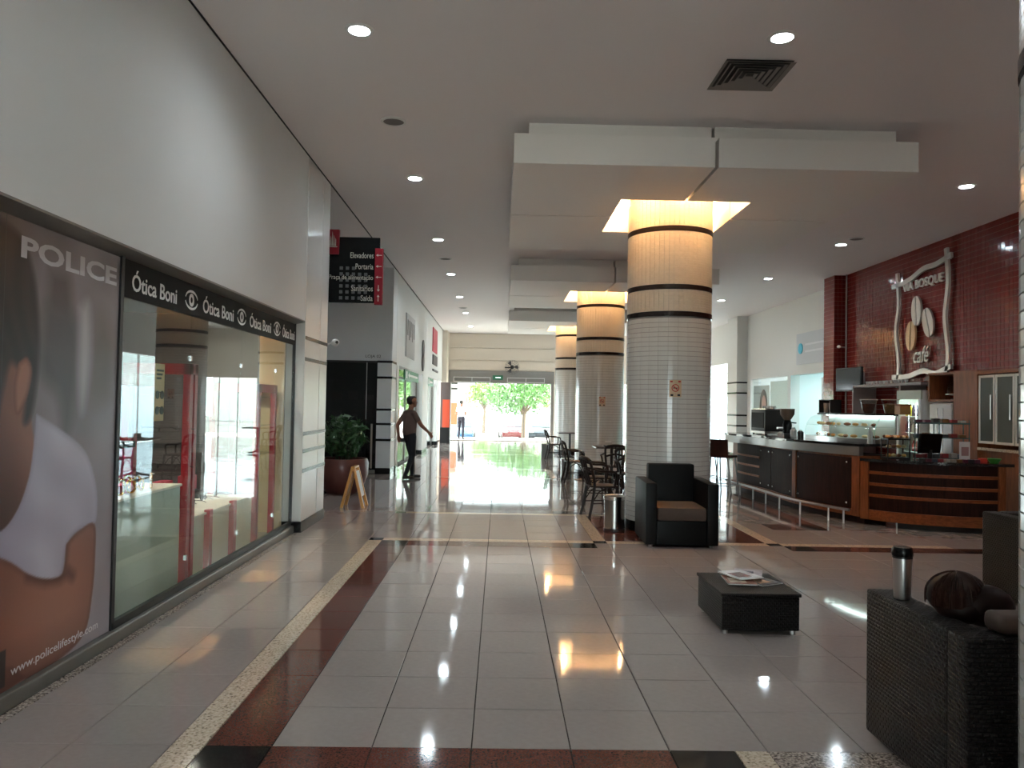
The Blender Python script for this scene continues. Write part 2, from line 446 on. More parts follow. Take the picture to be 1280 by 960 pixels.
# ---- ceiling with the dark joint along the left wall
struct(B('ceiling', M_ceil, None, -7.2, 8.4, -6.2, 33.6, ZC, ZC + 0.3))
struct(B('trim_1', M_dark, None, XW - 0.004, XW + 0.012, -6, 32.0, ZC - 0.012, ZC - 0.001))

# ---- left wall over the shop window, with the pillar beside it
def build_left():
    mb = MB(); mb.box(XW - 0.25, XW, 2.5, 9.42, 2.55, ZC - 0.012).box(XW - 0.25, XW, -6, 2.5, 0, ZC - 0.012)
    wl = struct(mb.build('wall_left', M_white, None))
    p = MB(); p.box(XW - 0.3, XW + 0.005, 9.43, 10.2, 0.13, ZC - 0.012); p.box(XW - 0.3, XW + 0.005, 10.215, 10.63, 0.13, ZC - 0.012)
    pl = p.build('pillar', mat('pillar_paint', srgb(206, 204, 200), 0.25), wl, bevel=0.008)
    B('joint', M_dark, wl, XW - 0.3, XW - 0.004, 10.19, 10.22, 0.13, ZC - 0.012)
    B('base', M_blackg, wl, XW - 0.3, XW + 0.012, 9.42, 10.64, 0, 0.13)
    for z in (2.36, 2.10, 1.19, 0.98, 0.74):
        B('black_stripe', M_blackg, pl, XW - 0.01, XW + 0.009, 9.44, 10.635, z - 0.022, z + 0.022)
    # dark mosaic at the foot of the pillar
    return wl
build_left()

# ---- shop window
XG = -2.50
def build_shopfront():
    r = thing('window_1', (XG, 7.4, 0), 'long frameless shop window of the optician with black frame and grey sill', 'shop window', kind='structure')
    B('sill', M_alum, r, XG - 0.08, -2.455, 2.5, 9.45, 0, 0.085, bevel=0.012)
    MB().prism([(XG - 0.10, 2.50), (XW + 0.004, 2.545), (XW + 0.004, 2.56), (XG - 0.10, 2.60)], 2.5, 9.44, 'Y').build('head_profile', M_alum, r)
    fr = MB(); fr.box(XG - 0.02, XG + 0.015, 5.09, 9.45, 0.085, 0.135).box(XG - 0.02, XG + 0.015, 5.085, 5.125, 0.085, 2.53).box(XG - 0.02, XG + 0.015, 9.41, 9.45, 0.085, 2.53)
    fr.build('frame', M_black, r)
    ys = [5.125, 6.29, 7.52, 8.67, 9.41]
    for a, b in zip(ys[:-1], ys[1:]):
        B('glass_pane', M_glass, r, XG - 0.006, XG + 0.0, a + 0.003, b - 0.003, 0.13, 2.30)
    for y in ys[1:-1]:
        for z in (0.3, 1.9): B('patch_fitting', M_chrome, r, XG - 0.01, XG + 0.008, y - 0.015, y + 0.015, z, z + 0.04)
    # fascia with the shop name
    s = thing('shop_sign', (XG, 7.2, 2.26), 'long black fascia sign reading Ótica Boni four times in white', 'sign')
    B('board', mat('fascia_black', srgb(24, 22, 23), 0.6, spec=0.12), s, XG + 0.001, XG + 0.012, 5.105, 9.42, 2.262, 2.515)
    mw = mat('white_vinyl', srgb(225, 222, 220), 0.4)
    x = XG + 0.0125
    for a, b in ((5.235, 5.955), (6.48, 7.22), (7.69, 8.40), (8.85, 9.36)):
        text_mb('Ótica Boni', (x, a, 2.315), (0, 1, 0), (0, 0, 1), b - a, 0.145, 0.002, bold=0.012).build('lettering', mw, s)
    for c in (6.24, 7.45, 8.63):
        e = MB()
        for sg in (1, -1):      # eye mark: two lids, a ring and a pupil
            out = [(c + 0.125 * math.cos(t), 2.385 + sg * (0.075 * math.sin(t) + 0.004)) for t in [math.pi * (0.06 + 0.88 * k / 14) for k in range(15)]]
            inn = [(c + 0.118 * math.cos(t), 2.385 + sg * (0.058 * math.sin(t) + 0.002)) for t in [math.pi * (0.06 + 0.88 * k / 14) for k in range(15)]]
            for k in range(14): e.prism([out[k], out[k + 1], inn[k + 1], inn[k]], x, x + 0.002, 'X')
        for k in range(20):
            t0, t1 = 2 * math.pi * k / 20, 2 * math.pi * (k + 1) / 20
            e.prism([(c + 0.05 * math.cos(t0), 2.385 + 0.052 * math.sin(t0)), (c + 0.05 * math.cos(t1), 2.385 + 0.052 * math.sin(t1)),
                     (c + 0.022 * math.cos(t1), 2.385 + 0.025 * math.sin(t1)), (c + 0.022 * math.cos(t0), 2.385 + 0.025 * math.sin(t0))], x, x + 0.002, 'X')
        e.build('eye_logo', mw, s)
build_shopfront()

# ---- corridor and the dark shop beyond it
def build_corridor():
    mg = mat('grey_paint', srgb(204, 206, 206), 0.5)
    struct(B('wall_corridor', mg, None, -7.2, -7.0, 9.6, 20.5, 0, ZC))
    struct(B('wall_corridor_near', mg, None, -7.0, XW - 0.31, 10.45, 10.6, 0, ZC))
    w2 = MB(); w2.box(-7.0, -2.72, 17.2, 17.4, 2.5, ZC).box(-2.72, XW - 0.02, 17.2, 17.9, 0.13, ZC)
    w = struct(w2.build('wall_shop_front', mg, None))
    B('base', M_blackg, w, -2.73, XW - 0.012, 17.19, 17.91, 0, 0.13)
    for z in (2.48, 2.13, 1.42, 1.10, 0.75):
        B('black_stripe', M_blackg, w, -2.725, XW - 0.012, 17.19, 17.91, z - 0.025, z + 0.025)
    t = text_mb('LOJA 02', (-2.99, 17.195, 2.545), (1, 0, 0), (0, 0, 1), 0.34, 0.085, 0.005).build('shop_number_sign', M_black, None)
    tag(t, 'small black lettering LOJA 02 on the grey wall above the dark shop door', 'lettering')
    d = thing('door_1', (-3.2, 17.25, 0), 'dark glass double door of the unlit shop under the LOJA 02 lettering', 'door', kind='structure')
    for a, b in ((-4.9, -3.86), (-3.85, -2.97), (-2.955, -2.73)):
        B('glass_leaf', M_glassd, d, a, b, 17.25, 17.262, 0.08, 2.48)
    B('rail', M_alum, d, -7, -2.73, 17.23, 17.28, 0, 0.08); B('head_rail', M_black, d, -7, -2.73, 17.23, 17.28, 2.46, 2.5)
    B('edge_strip', M_steel, d, -2.97, -2.955, 17.24, 17.27, 1.2, 2.46)
    MB().tube([(-2.82, 17.2, 0.12), (-2.82, 17.2, 1.1)], 0.022, 8).build('pull_handle', M_steel, d, smooth=True)
    # room of the dark shop
    md = mat('dark_shop_paint', srgb(60, 58, 58), 0.7)
    mb = MB(); mb.box(-7, -2.75, 20.4, 20.5, 0, 2.6).box(-2.85, -2.75, 17.95, 20.4, 0, 2.6).box(-7, -2.75, 17.42, 20.5, 2.6, 2.7).box(-7.0, -2.75, 17.42, 20.5, -0.1, -0.002)
    struct(mb.build('wall_dark_shop', md, None))
    sh = thing('display_shelf', (-4.2, 19.6, 0), 'dim shelving unit with goods inside the unlit shop', 'shelving')
    for z in (0.1, 0.6, 1.1, 1.6, 2.1): B('shelf', M_dwood, sh, -6, -3.0, 19.4, 19.8, z, z + 0.03)
    for x in (-6, -4.5, -3.03): B('upright', M_dwood, sh, x, x + 0.03, 19.4, 19.8, 0, 2.2)
    for k in range(14):
        c = random.choice([srgb(120, 40, 40), srgb(150, 140, 120), srgb(70, 80, 100), srgb(190, 186, 176)])
        x = -5.8 + (k % 7) * 0.4; z = 1.13 + (k // 7) * 0.5; h = random.uniform(.12, .3)
        o = MB().box(x, x + .22, 19.45, 19.6, z, z + h).build('merchandise_box', mat('goods%d' % (k % 4), c, .6), None, bevel=.008)
        tag(o, 'small carton standing on a shelf in the unlit shop', 'box', 'cartons in the unlit shop')
build_corridor()

# ---- left wall towards the entrance: upper white band, posts, outdoor openings
def build_left_far():
    mb = MB(); mb.box(XW - 0.3, XW - 0.02, 17.92, 25.0, 2.46, ZC - 0.012); mb.box(XW - 0.3, XW - 0.02, 25.02, 33.0, 2.46, ZC - 0.012)
    w = struct(mb.build('wall_left_far', M_white, None))
    for a, b in ((17.92, 18.25), (23.9, 25.6), (29.4, 30.1)):
        B('post', M_white, w, XW - 0.32, XW - 0.0, a, b, 0.13, 2.46); B('post_base', M_blackg, w, XW - 0.32, XW + 0.01, a - 0.01, b + 0.01, 0, 0.13)
    for a, b, n in ((18.25, 23.9, 'window_2'), (25.6, 29.4, 'window_3')):
        r = thing(n, (XW - 0.2, (a + b) / 2, 0), 'tall glazed opening to the garden in the left wall', 'glazing', kind='structure')
        B('transom', M_alum, r, XW - 0.22, XW - 0.17, a, b, 2.2, 2.25)
        m = (a + b) / 2
        for p, q in ((a, m), (m, b)):
            B('glass_pane', M_glass, r, XW - 0.2, XW - 0.19, p + .02, q - .02, 0.02, 2.2)
        for y in (a + .01, m, b - .03): B('mullion', M_alum, r, XW - 0.22, XW - 0.17, y - .01, y + .02, 0.0, 2.25)
    mgreen = mat('green_sign_face', srgb(18, 110, 70), 0.4); mwv = MATS['white_vinyl']
    for a, b, lab in ((19.9, 23.2, 'long green exit sign hanging above the nearer garden opening'), (26.2, 28.4, 'short green exit sign above the farther garden opening')):
        s = thing('exit_sign', (XW - 0.05, (a + b) / 2, 2.1), lab, 'sign', 'green exit signs')
        B('panel', mgreen, s, XW - 0.10, XW - 0.06, a, b, 2.17, 2.44)
        pr = MB(); pr.box(XW - 0.06, XW - 0.058, a + .25, a + .5, 2.22, 2.40)
        pr.prism([(a + .7, 2.31), (a + .95, 2.39), (a + .95, 2.34), (b - .3, 2.34), (b - .3, 2.28), (a + .95, 2.28), (a + .95, 2.23)], XW - 0.06, XW - 0.058, 'X')
        pr.build('pictogram', mwv, s)
        for y in (a + .3, b - .3): B('hanger', M_steel, s, XW - 0.085, XW - 0.075, y, y + .02, 2.44, 2.47)
    X = XW - 0.02
    mgp = mat('grey_sign_panel', srgb(176, 172, 172), .4); mdk = mat('sign_charcoal', srgb(70, 66, 68), .5)
    s = thing('wall_sign', (X, 20.4, 2.95), 'pale grey shop sign panel with vertical dark lettering on the white wall', 'sign')
    B('panel', mgp, s, X, X + .03, 19.5, 21.4, 2.75, 3.85)
    for k in range(5): MB().box(X + .03, X + .033, 19.65 + k * .35, 19.82 + k * .35, 3.3 - (k % 2) * .1, 3.7).build('lettering', mdk, s)
    s = thing('wall_sign', (X, 24.1, 2.8), 'charcoal shop sign of two stacked round marks beside the wall joint', 'sign')
    for z in (2.75, 3.12): MB().lathe([(0.0, 0), (.3, 0), (.3, .03), (0, .03)], (X, 23.9, z + .1), 16, 'X').build('roundel', mdk, s)
    s = thing('wall_sign', (X, 28.2, 3.4), 'crimson vertical shop sign high on the far left wall', 'sign')
    B('panel', mat('crimson_sign', srgb(190, 40, 70), .4), s, X, X + .03, 27.2, 29.0, 3.4, 4.25); B('lower_mark', mdk, s, X, X + .03, 27.3, 29.2, 2.95, 3.3); B('underline', mdk, s, X, X + .03, 27.4, 29.6, 2.72, 2.79)
build_left_far()

# ---- end wall with the entrance
def build_end():
    Y0 = 33.0
    mcream = mat('cream_panel', srgb(214, 202, 186), 0.6); mgr = mat('grey_lintel', srgb(130, 126, 122), 0.5)
    w = MB(); w.box(XW - .3, -2.15, Y0 - 0.0, Y0 + .3, 0, ZC).box(2.2, 5.3, Y0, Y0 + .3, 0, ZC).box(7.7, 8.2, Y0, Y0 + .3, 0, ZC).box(5.3, 7.7, Y0, Y0 + .3, 2.5, ZC).box(-2.15, 2.2, Y0 + .05, Y0 + .3, 2.5, ZC)
    we = struct(w.build('wall_end', mcream, None))
    zs = [3.0, 3.42, 3.95, ZC - .01]
    for a, b in zip(zs[:-1], zs[1:]): B('cladding_panel', mcream, we, -2.2, 2.25, Y0 - .02, Y0 + .05, a + .012, b - .012)
    B('lintel', mgr, we, -2.36, 2.3, Y0 - .04, Y0 + .05, 2.46, 2.99)
    B('return_pier', mcream, we, XW - .02, -2.2, 31.9, Y0, 0, ZC - .01)
    B('jamb', mgr, we, -2.2, -2.1, Y0 - .05, Y0 + .25, 0, 2.46); B('jamb', mgr, we, 2.17, 2.28, Y0 - .05, Y0 + .25, 0, 2.46)
    for a, b in ((-1.98, -.41), (.3, 1.9)):
        g = thing('air_grille', ((a + b) / 2, Y0 - .05, 2.5), 'white framed louvred grille in the lintel, %s of the exit light' % ('left' if a < 0 else 'right'), 'grille', 'lintel grilles')
        f = MB(); f.box(a, b, Y0 - .07, Y0 - .042, 2.5, 2.525).box(a, b, Y0 - .07, Y0 - .042, 2.685, 2.71)
        for x in (a, (a + b) / 2 - .012, b - .025): f.box(x, x + .025, Y0 - .07, Y0 - .042, 2.525, 2.685)
        f.build('frame', M_white, g)
        for k in range(4): MB().box(a + .03, b - .03, Y0 - .06, Y0 - .045, 2.54 + k * .038, 2.55 + k * .038, rx=.4).build('louvre', mgr, g)
    e = thing('exit_light', (0, Y0 - .06, 2.62), 'small green illuminated exit light on the grey lintel', 'exit light')
    B('case', mat('exit_green', srgb(40, 110, 80), .4), e, -.32, .12, Y0 - .09, Y0 - .042, 2.6, 2.8); B('arrow', mat_emit('exit_white', (.9, 1, .95), 2), e, -.2, .02, Y0 - .094, Y0 - .09, 2.69, 2.72)
    d = thing('door_2', (0, Y0 + .1, 0), 'wide glass entrance doors at the end of the hall', 'door', kind='structure')
    for a, b in ((-2.1, -1.05), (-1.04, -.01), (.0, 1.03), (1.04, 2.17)): B('glass_leaf', M_glassx, d, a, b, Y0 + .1, Y0 + .11, .05, 2.46)
    for x in (-1.045, -.005, 1.035): B('stile', M_alum, d, x - .012, x + .012, Y0 + .085, Y0 + .125, 0.03, 2.46)
    B('threshold', M_alum, d, -2.1, 2.17, Y0 + .04, Y0 + .16, 0, .035)
    d = thing('door_3', (6.5, Y0 + .1, 0), 'second glazed entrance at the cafe end of the hall', 'door', kind='structure')
    for a, b in ((5.3, 6.09), (6.1, 6.89), (6.9, 7.7)): B('glass_leaf', M_glass, d, a, b, Y0 + .1, Y0 + .11, .05, 2.46); B('stile', M_alum, d, a, a + .03, Y0 + .085, Y0 + .125, .0, 2.5)
    # wall fan
    f = thing('wall_fan', (.5, Y0 - .04, 3.2), 'black oscillating wall fan mounted above the entrance', 'fan')
    MB().tube([(.2, Y0 - .02, 3.14), (.35, Y0 - .1, 3.14), (.5, Y0 - .2, 3.12)], .025, 8).build('bracket', M_black, f, smooth=True)
    MB().lathe([(0, -.3), (.06, -.3), (.09, -.2), (.08, -.12), (0, -.1)], (.5, Y0, 3.15), 14, 'Y').build('motor', M_black, f, smooth=True)
    cg = MB()
    for r in (.08, .16, .24, .30): cg.tube([(.5 + r * math.cos(t), Y0 - .34 + .1 * (r / .3) ** 2, 3.15 + r * math.sin(t)) for t in [2 * math.pi * k / 24 for k in range(24)]], .005, 5, closed=True)
    for k in range(16):
        t = 2 * math.pi * k / 16; cg.tube([(.5, Y0 - .34, 3.15), (.5 + .3 * math.cos(t), Y0 - .24, 3.15 + .3 * math.sin(t))], .004, 4)
    cg.build('cage', M_black, f)
    for k in range(3):
        t = 2 * math.pi * k / 3
        MB().prism([(.5 + .05 * math.cos(t), 3.15 + .05 * math.sin(t)), (.5 + .26 * math.cos(t - .35), 3.15 + .26 * math.sin(t - .35)), (.5 + .27 * math.cos(t), 3.15 + .27 * math.sin(t)), (.5 + .24 * math.cos(t + .4), 3.15 + .24 * math.sin(t + .4))], Y0 - .3, Y0 - .293, 'Y').build('blade', mat('fan_blade', srgb(70, 70, 72), .4), f)
    # advertising column left of the doors
    a = thing('notice_stand', (-2.05, 30.9, 0), 'tall dark stand with an orange panel left of the entrance', 'stand')
    B('plinth', M_black, a, -2.34, -1.95, 30.6, 31.2, 0, .62, bevel=.01); B('orange_panel', mat('orange_panel', srgb(224, 92, 62), .4), a, -2.25, -1.97, 30.62, 30.66, .62, 1.72); B('case', mat('stand_grey', srgb(96, 86, 84), .5), a, -2.34, -1.95, 30.66, 31.2, .62, 2.4)
build_end()

# ---- right side: red tiled cafe wall, pilaster, white wall with shop windows
def build_right():
    mb = MB(); mb.box(7.63, 7.9, -6, 17.02, 0, ZC)
    w = struct(mb.build('wall_right', M_rgrout, None))
    t = MB(); p = .095; g = .004
    def tiles(u0, u1, z0, z1, fn):
        nu, nz = round((u1 - u0) / p), round((z1 - z0) / p)
        for i in range(nu):
            for j in range(nz):
                a, b = u0 + (u1 - u0) * i / nu + g, u0 + (u1 - u0) * (i + 1) / nu - g
                c, d = z0 + (z1 - z0) * j / nz + g, z0 + (z1 - z0) * (j + 1) / nz - g
                e, f2 = random.gauss(0, .0004), random.gauss(0, .0004)
                fr = [fn(a, c, .006 + e + f2), fn(b, c, .006 - e + f2), fn(b, d, .006 - e - f2), fn(a, d, .006 + e - f2)]
                bk = [fn(a - .001, c - .001, 0), fn(b + .001, c - .001, 0), fn(b + .001, d + .001, 0), fn(a - .001, d + .001, 0)]
                t.add(fr + bk, [(3, 2, 1, 0)] + [(k, (k + 1) % 4, 4 + (k + 1) % 4, 4 + k) for k in range(4)])
    tiles(7.5, 17.0, 0, ZC, lambda u, z, o: (7.63 - o, u, z))
    tiles(17.02, 17.55, 0, ZC, lambda u, z, o: (7.38 - o, u, z))
    tiles(7.38, 7.63, 0, ZC, lambda u, z, o: (u, 17.02 - o, z))
    tag(t.build('wall_tiles', M_red, w), kind='stuff')
    B('pilaster', M_rgrout, w, 7.38, 8.0, 17.02, 17.55, 0, ZC)
    MB().tube([(7.60, 16.9, 1.0), (7.60, 16.9, ZC)], .018, 8).build('conduit', mat('grey_conduit', srgb(150, 140, 136), .5), w, smooth=True)
    # white wall
    X = 8.0
    b = MB(); b.box(X, X + .25, 17.3, 33.0, 3.16, ZC).box(X, X + .25, 24.95, 26.25, 0, 3.16).box(X, X + .25, 30.2, 33, 0, 3.16)
    b.box(X, X + .25, 17.3, 18.0, 0, 3.16).box(X, X + .25, 18.0, 24.95, 2.52, 3.16).box(X, X + .25, 21.2, 21.42, 0, 2.52).box(X, X + .25, 24.6, 24.95, 0, 2.52).box(X, X + .25, 21.42, 24.6, 0, .5)
    wr = struct(b.build('wall_right_far', M_white, None))
    pl = B('pillar', M_white, wr, 7.66, X, 24.95, 26.0, 0.13, ZC - .01); B('base', M_blackg, wr, 7.65, X, 24.94, 26.01, 0, .13)
    for z in (2.42, 2.08, 1.36, 1.02, .7): B('black_stripe', M_blackg, pl, 7.652, X, 24.942, 26.008, z - .025, z + .025)
    # bright window
    r = thing('window_4', (X, 28.2, 0), 'tall bright window with frosted film beyond the white striped pillar', 'window', kind='structure')
    B('glass_pane', M_glass, r, X + .1, X + .11, 26.25, 30.2, 0, 3.16)
    B('frosted_film', mat_glass('frosted_film', op=.75), r, X + .085, X + .09, 26.27, 30.18, .05, 2.0)
    bl = MB()
    for k in range(24): bl.box(X + .02, X + .05, 26.27, 30.18, 2.02 + k * .047, 2.03 + k * .047, ry=.5)
    tag(bl.build('blind_slats', mat('blind_white', srgb(228, 230, 226), .5), r), kind='stuff')
    for y in (26.26, 28.2, 30.15): B('mullion', M_white, r, X + .06, X + .13, y, y + .05, 0, 3.16)
    # clinic style shop windows
    ms = mat('shop_white', srgb(228, 230, 232), .5)
    sh = MB(); sh.box(10.4, 10.5, 17.6, 24.9, 0, 2.9).box(8.26, 10.5, 17.6, 17.7, 0, 2.9).box(8.26, 10.5, 24.85, 24.95, 0, 2.9).box(8.26, 10.5, 17.6, 24.95, 2.8, 2.9).box(8.0, 10.5, 17.6, 24.95, -.1, -.001).box(8.26, 10.4, 21.25, 21.35, 0, 2.8)
    struct(sh.build('wall_shop_room', ms, None))
    cy = MB().box(10.3, 10.38, 17.75, 21.2, 0.0, 2.7).build('accent_panel', mat('turquoise_panel', srgb(70, 220, 214), .4), None); tag(cy, 'turquoise back wall panel inside the right hand shop', 'panel')
    for yy, nm in ((19.4, 'turquoise shop'), (23.0, 'white shop')):
        l = thing('shop_light', (9.3, yy, 2.8), 'flat square ceiling light inside the ' + nm, 'light')
        B('frame', M_white, l, 8.95, 9.65, yy - .6, yy + .6, 2.77, 2.8); B('diffuser', mat_emit('shop_diffuser', (.92, 1, 1), 30), l, 9.0, 9.6, yy - .55, yy + .55, 2.762, 2.77)
    v = thing('window_5', (X, 23, .5), 'white frosted shop window with an oval portrait poster', 'shop window', kind='structure')
    B('glass_pane', M_glass, v, X + .05, X + .06, 21.42, 24.6, .5, 2.52)
    B('white_film', mat('white_film', srgb(232, 234, 238), .4), v, X + .07, X + .075, 21.5, 23.0, .5, 2.4)
    po = thing('portrait_poster', (X, 23.6, .6), 'window poster with an oval portrait of a dark haired person', 'poster')
    B('sheet', mat('poster_pale', srgb(206, 206, 214), .5), po, X + .062, X + .066, 23.05, 24.5, .55, 2.3)
    def oval(cy, cz, ry, rz, x, m, nm):
        MB().prism([(cy + ry * math.cos(t), cz + rz * math.sin(t)) for t in [2 * math.pi * k / 20 for k in range(20)]], X + x - .002, X + x, 'X').build(nm, m, po)
    oval(23.55, 1.6, .36, .58, .061, mat('print_hair', srgb(52, 34, 34), .5), 'hair_print'); oval(23.52, 1.66, .2, .34, .058, mat('print_face', srgb(206, 150, 136), .5), 'face_print')
    MB().prism([(23.1, .7), (24.0, .7), (23.85, 1.1), (23.25, 1.1)], X + .055, X + .057, 'X').build('shoulder_print', mat('print_jacket', srgb(66, 78, 92), .5), po)
    s = thing('shop_sign', (X, 19.7, 2.75), 'grey shop sign panel with a turquoise round mark on the white wall', 'sign')
    B('panel', mat('sign_silver', srgb(190, 194, 200), .4), s, X - .04, X - .001, 18.0, 20.7, 2.78, 3.6)
    MB().lathe([(0, -.06), (.14, -.06), (.14, -.04), (0, -.04)], (X, 20.4, 3.2), 18, 'X').build('round_mark', mat('turquoise_mark', srgb(70, 196, 224), .4), s)
    mlt = mat('sign_pale', srgb(214, 216, 222), .4)
    for k, (z, l) in enumerate(((3.26, 1.5), (3.08, 1.1))): B('lettering', mlt, s, X - .043, X - .04, 20.1 - l, 20.1, z, z + .05)
    bd = thing('menu_board', (X, 19.0, 1.2), 'white price list board standing in the turquoise shop opening', 'board')
    B('sheet', ms, bd, X + .02, X + .04, 18.5, 19.2, .9, 2.4)
    for k in range(6): B('print_line', mat('print_grey', srgb(170, 160, 165), .5), bd, X + .016, X + .02, 18.6, 19.1, 1.2 + k * .19, 1.28 + k * .19)
    vn = MB()
    for k in range(26):
        z = .9 + k * .06; vn.cbox((X - .01 - random.random() * .03, 18.28 + random.uniform(-.1, .1), z), (.01, .09, .05), rx=random.uniform(-.8, .8))
    vn.tube([(X - .02, 18.28, .0), (X - .02, 18.3, 1.2), (X - .02, 18.27, 2.4)], .012, 6)
    tag(vn.build('climbing_plant', mat('vine_green', srgb(70, 130, 84), .5), None), 'thin green climbing plant beside the red tiled pilaster', 'plant')
    # rest of the shell behind the camera
    struct(MB().box(-7.2, 8.4, -6.2, -6.0, 2.6, ZC).box(-7.2, -2.4, -6.2, -6.0, 0, 2.6).box(2.6, 8.4, -6.2, -6.0, 0, 2.6).build('wall_rear', M_white, None))
    r = thing('window_6', (.1, -6.1, 0), 'wide glazed front behind the camera', 'glazing', kind='structure')
    for k in range(4):
        a = -2.4 + k * 1.25; B('glass_pane', M_glass, r, a + .02, a + 1.23, -6.11, -6.10, .02, 2.6); B('mullion', M_alum, r, a, a + .02, -6.13, -6.07, 0, 2.6)
    struct(B('ground_rear', M_concrete, None, -30, 30, -40, -6.0, -.15, -.012))
build_right()

# ---- recessed downlights, ceiling speakers, air vent
def downlight(x, y, label):
    r = thing('downlight', (x, y, ZC), label, 'light', 'recessed downlights')
    MB().lathe([(.085, -.001), (.115, -.001), (.118, -.008), (.085, -.014), (.085, -.001)], (0, 0, 0), 28).build('trim_ring', M_white, r, smooth=True, local=True)
    MB().lathe([(0, -.009), (.086, -.009)], (0, 0, 0), 24).build('lens', M_lens, r, local=True)
    ld = bpy.data.lights.new('lamp', 'SPOT'); ld.energy = LAMP_W; ld.spot_size = math.radians(158); ld.spot_blend = 1.0; ld.shadow_soft_size = .08; ld.color = (.86, .95, 1.0)
    lo = bpy.data.objects.new('lamp', ld); COL.objects.link(lo); lo.parent = r; lo.location = (0, 0, -.03)
names = ['first', 'second', 'third', 'fourth', 'fifth', 'sixth', 'seventh']
for k, y in enumerate((6.16, 10.25, 14.1, 17.88, 21.7, 25.55, 30.0)):
    downlight(-1.18, y, 'round recessed ceiling downlight, %s of the left hand row' % (names[k] if k else 'nearest in view'))
downlight(2.21, 6.1, 'round recessed ceiling downlight beside the square air vent')
for k, y in enumerate((10.05, 13.8, 17.6, 21.35)):
    downlight(6.1, y, 'round recessed ceiling downlight above the cafe, %s along its row' % names[k])
downlight(-4.6, 13.9, 'added recessed ceiling downlight, out of view, brightening the side corridor')  # unseen lamp added to lift the grey corridor wall
for x, y, n in ((-1.18, 2.2, 'left'), (2.21, -1.6, 'middle'), (6.1, 4.0, 'right')):
    downlight(x, y, 'round recessed ceiling downlight over the near %s of the hall' % n)
def speaker(x, y, label):
    r = thing('ceiling_speaker', (x, y, ZC), label, 'speaker', 'ceiling speakers')
    MB().lathe([(.11, -.001), (.135, -.001), (.135, -.012), (.11, -.018), (.11, -.001)], (0, 0, 0), 28).build('rim', M_white, r, smooth=True, local=True)
    MB().lathe([(0, -.012), (.111, -.01)], (0, 0, 0), 24).build('grille', mat('speaker_grey', srgb(110, 104, 102), .7), r, local=True)
speaker(-1.18, 8.17, 'round grey ceiling speaker between the first two left downlights')
speaker(-1.175, 15.97, 'round grey ceiling speaker between the third and fourth left downlights')
speaker(-1.2, 24.2, 'small distant ceiling speaker near the end of the left row')
speaker(6.15, 13.3, 'round grey ceiling speaker beside a cafe downlight')
def vent():
    r = thing('air_vent', (2.18, 6.81, ZC), 'square grey four way ceiling air vent', 'vent')
    mv = mat('vent_grey', srgb(120, 114, 110), .5)
    MB().box(-.29, .29, -.29, .29, -.004, -.001).build('backing', M_black, r, local=True)
    for k in range(6):
        h = .305 - k * .05; w_ = .034 if k == 0 else .022; m = MB(); z = -.012 + k * .0005
        for a in range(4):
            c, s_ = math.cos(a * math.pi / 2), math.sin(a * math.pi / 2)
            P = [(-h, -h, z - .012), (h, -h, z - .012), (h - w_, -h + w_, z), (-h + w_, -h + w_, z), (-h, -h, z - .009 + .0), (h, -h, z - .009), (h - w_, -h + w_, z + .003), (-h + w_, -h + w_, z + .003)]
            P = [(p[0] * c - p[1] * s_, p[0] * s_ + p[1] * c, p[2]) for p in P]
            m.add(P, [(0, 1, 2, 3), (7, 6, 5, 4), (0, 4, 5, 1), (1, 5, 6, 2), (2, 6, 7, 3), (3, 7, 4, 0)])
        m.build('frame' if k == 0 else 'vane', mv, r, local=True)
vent()

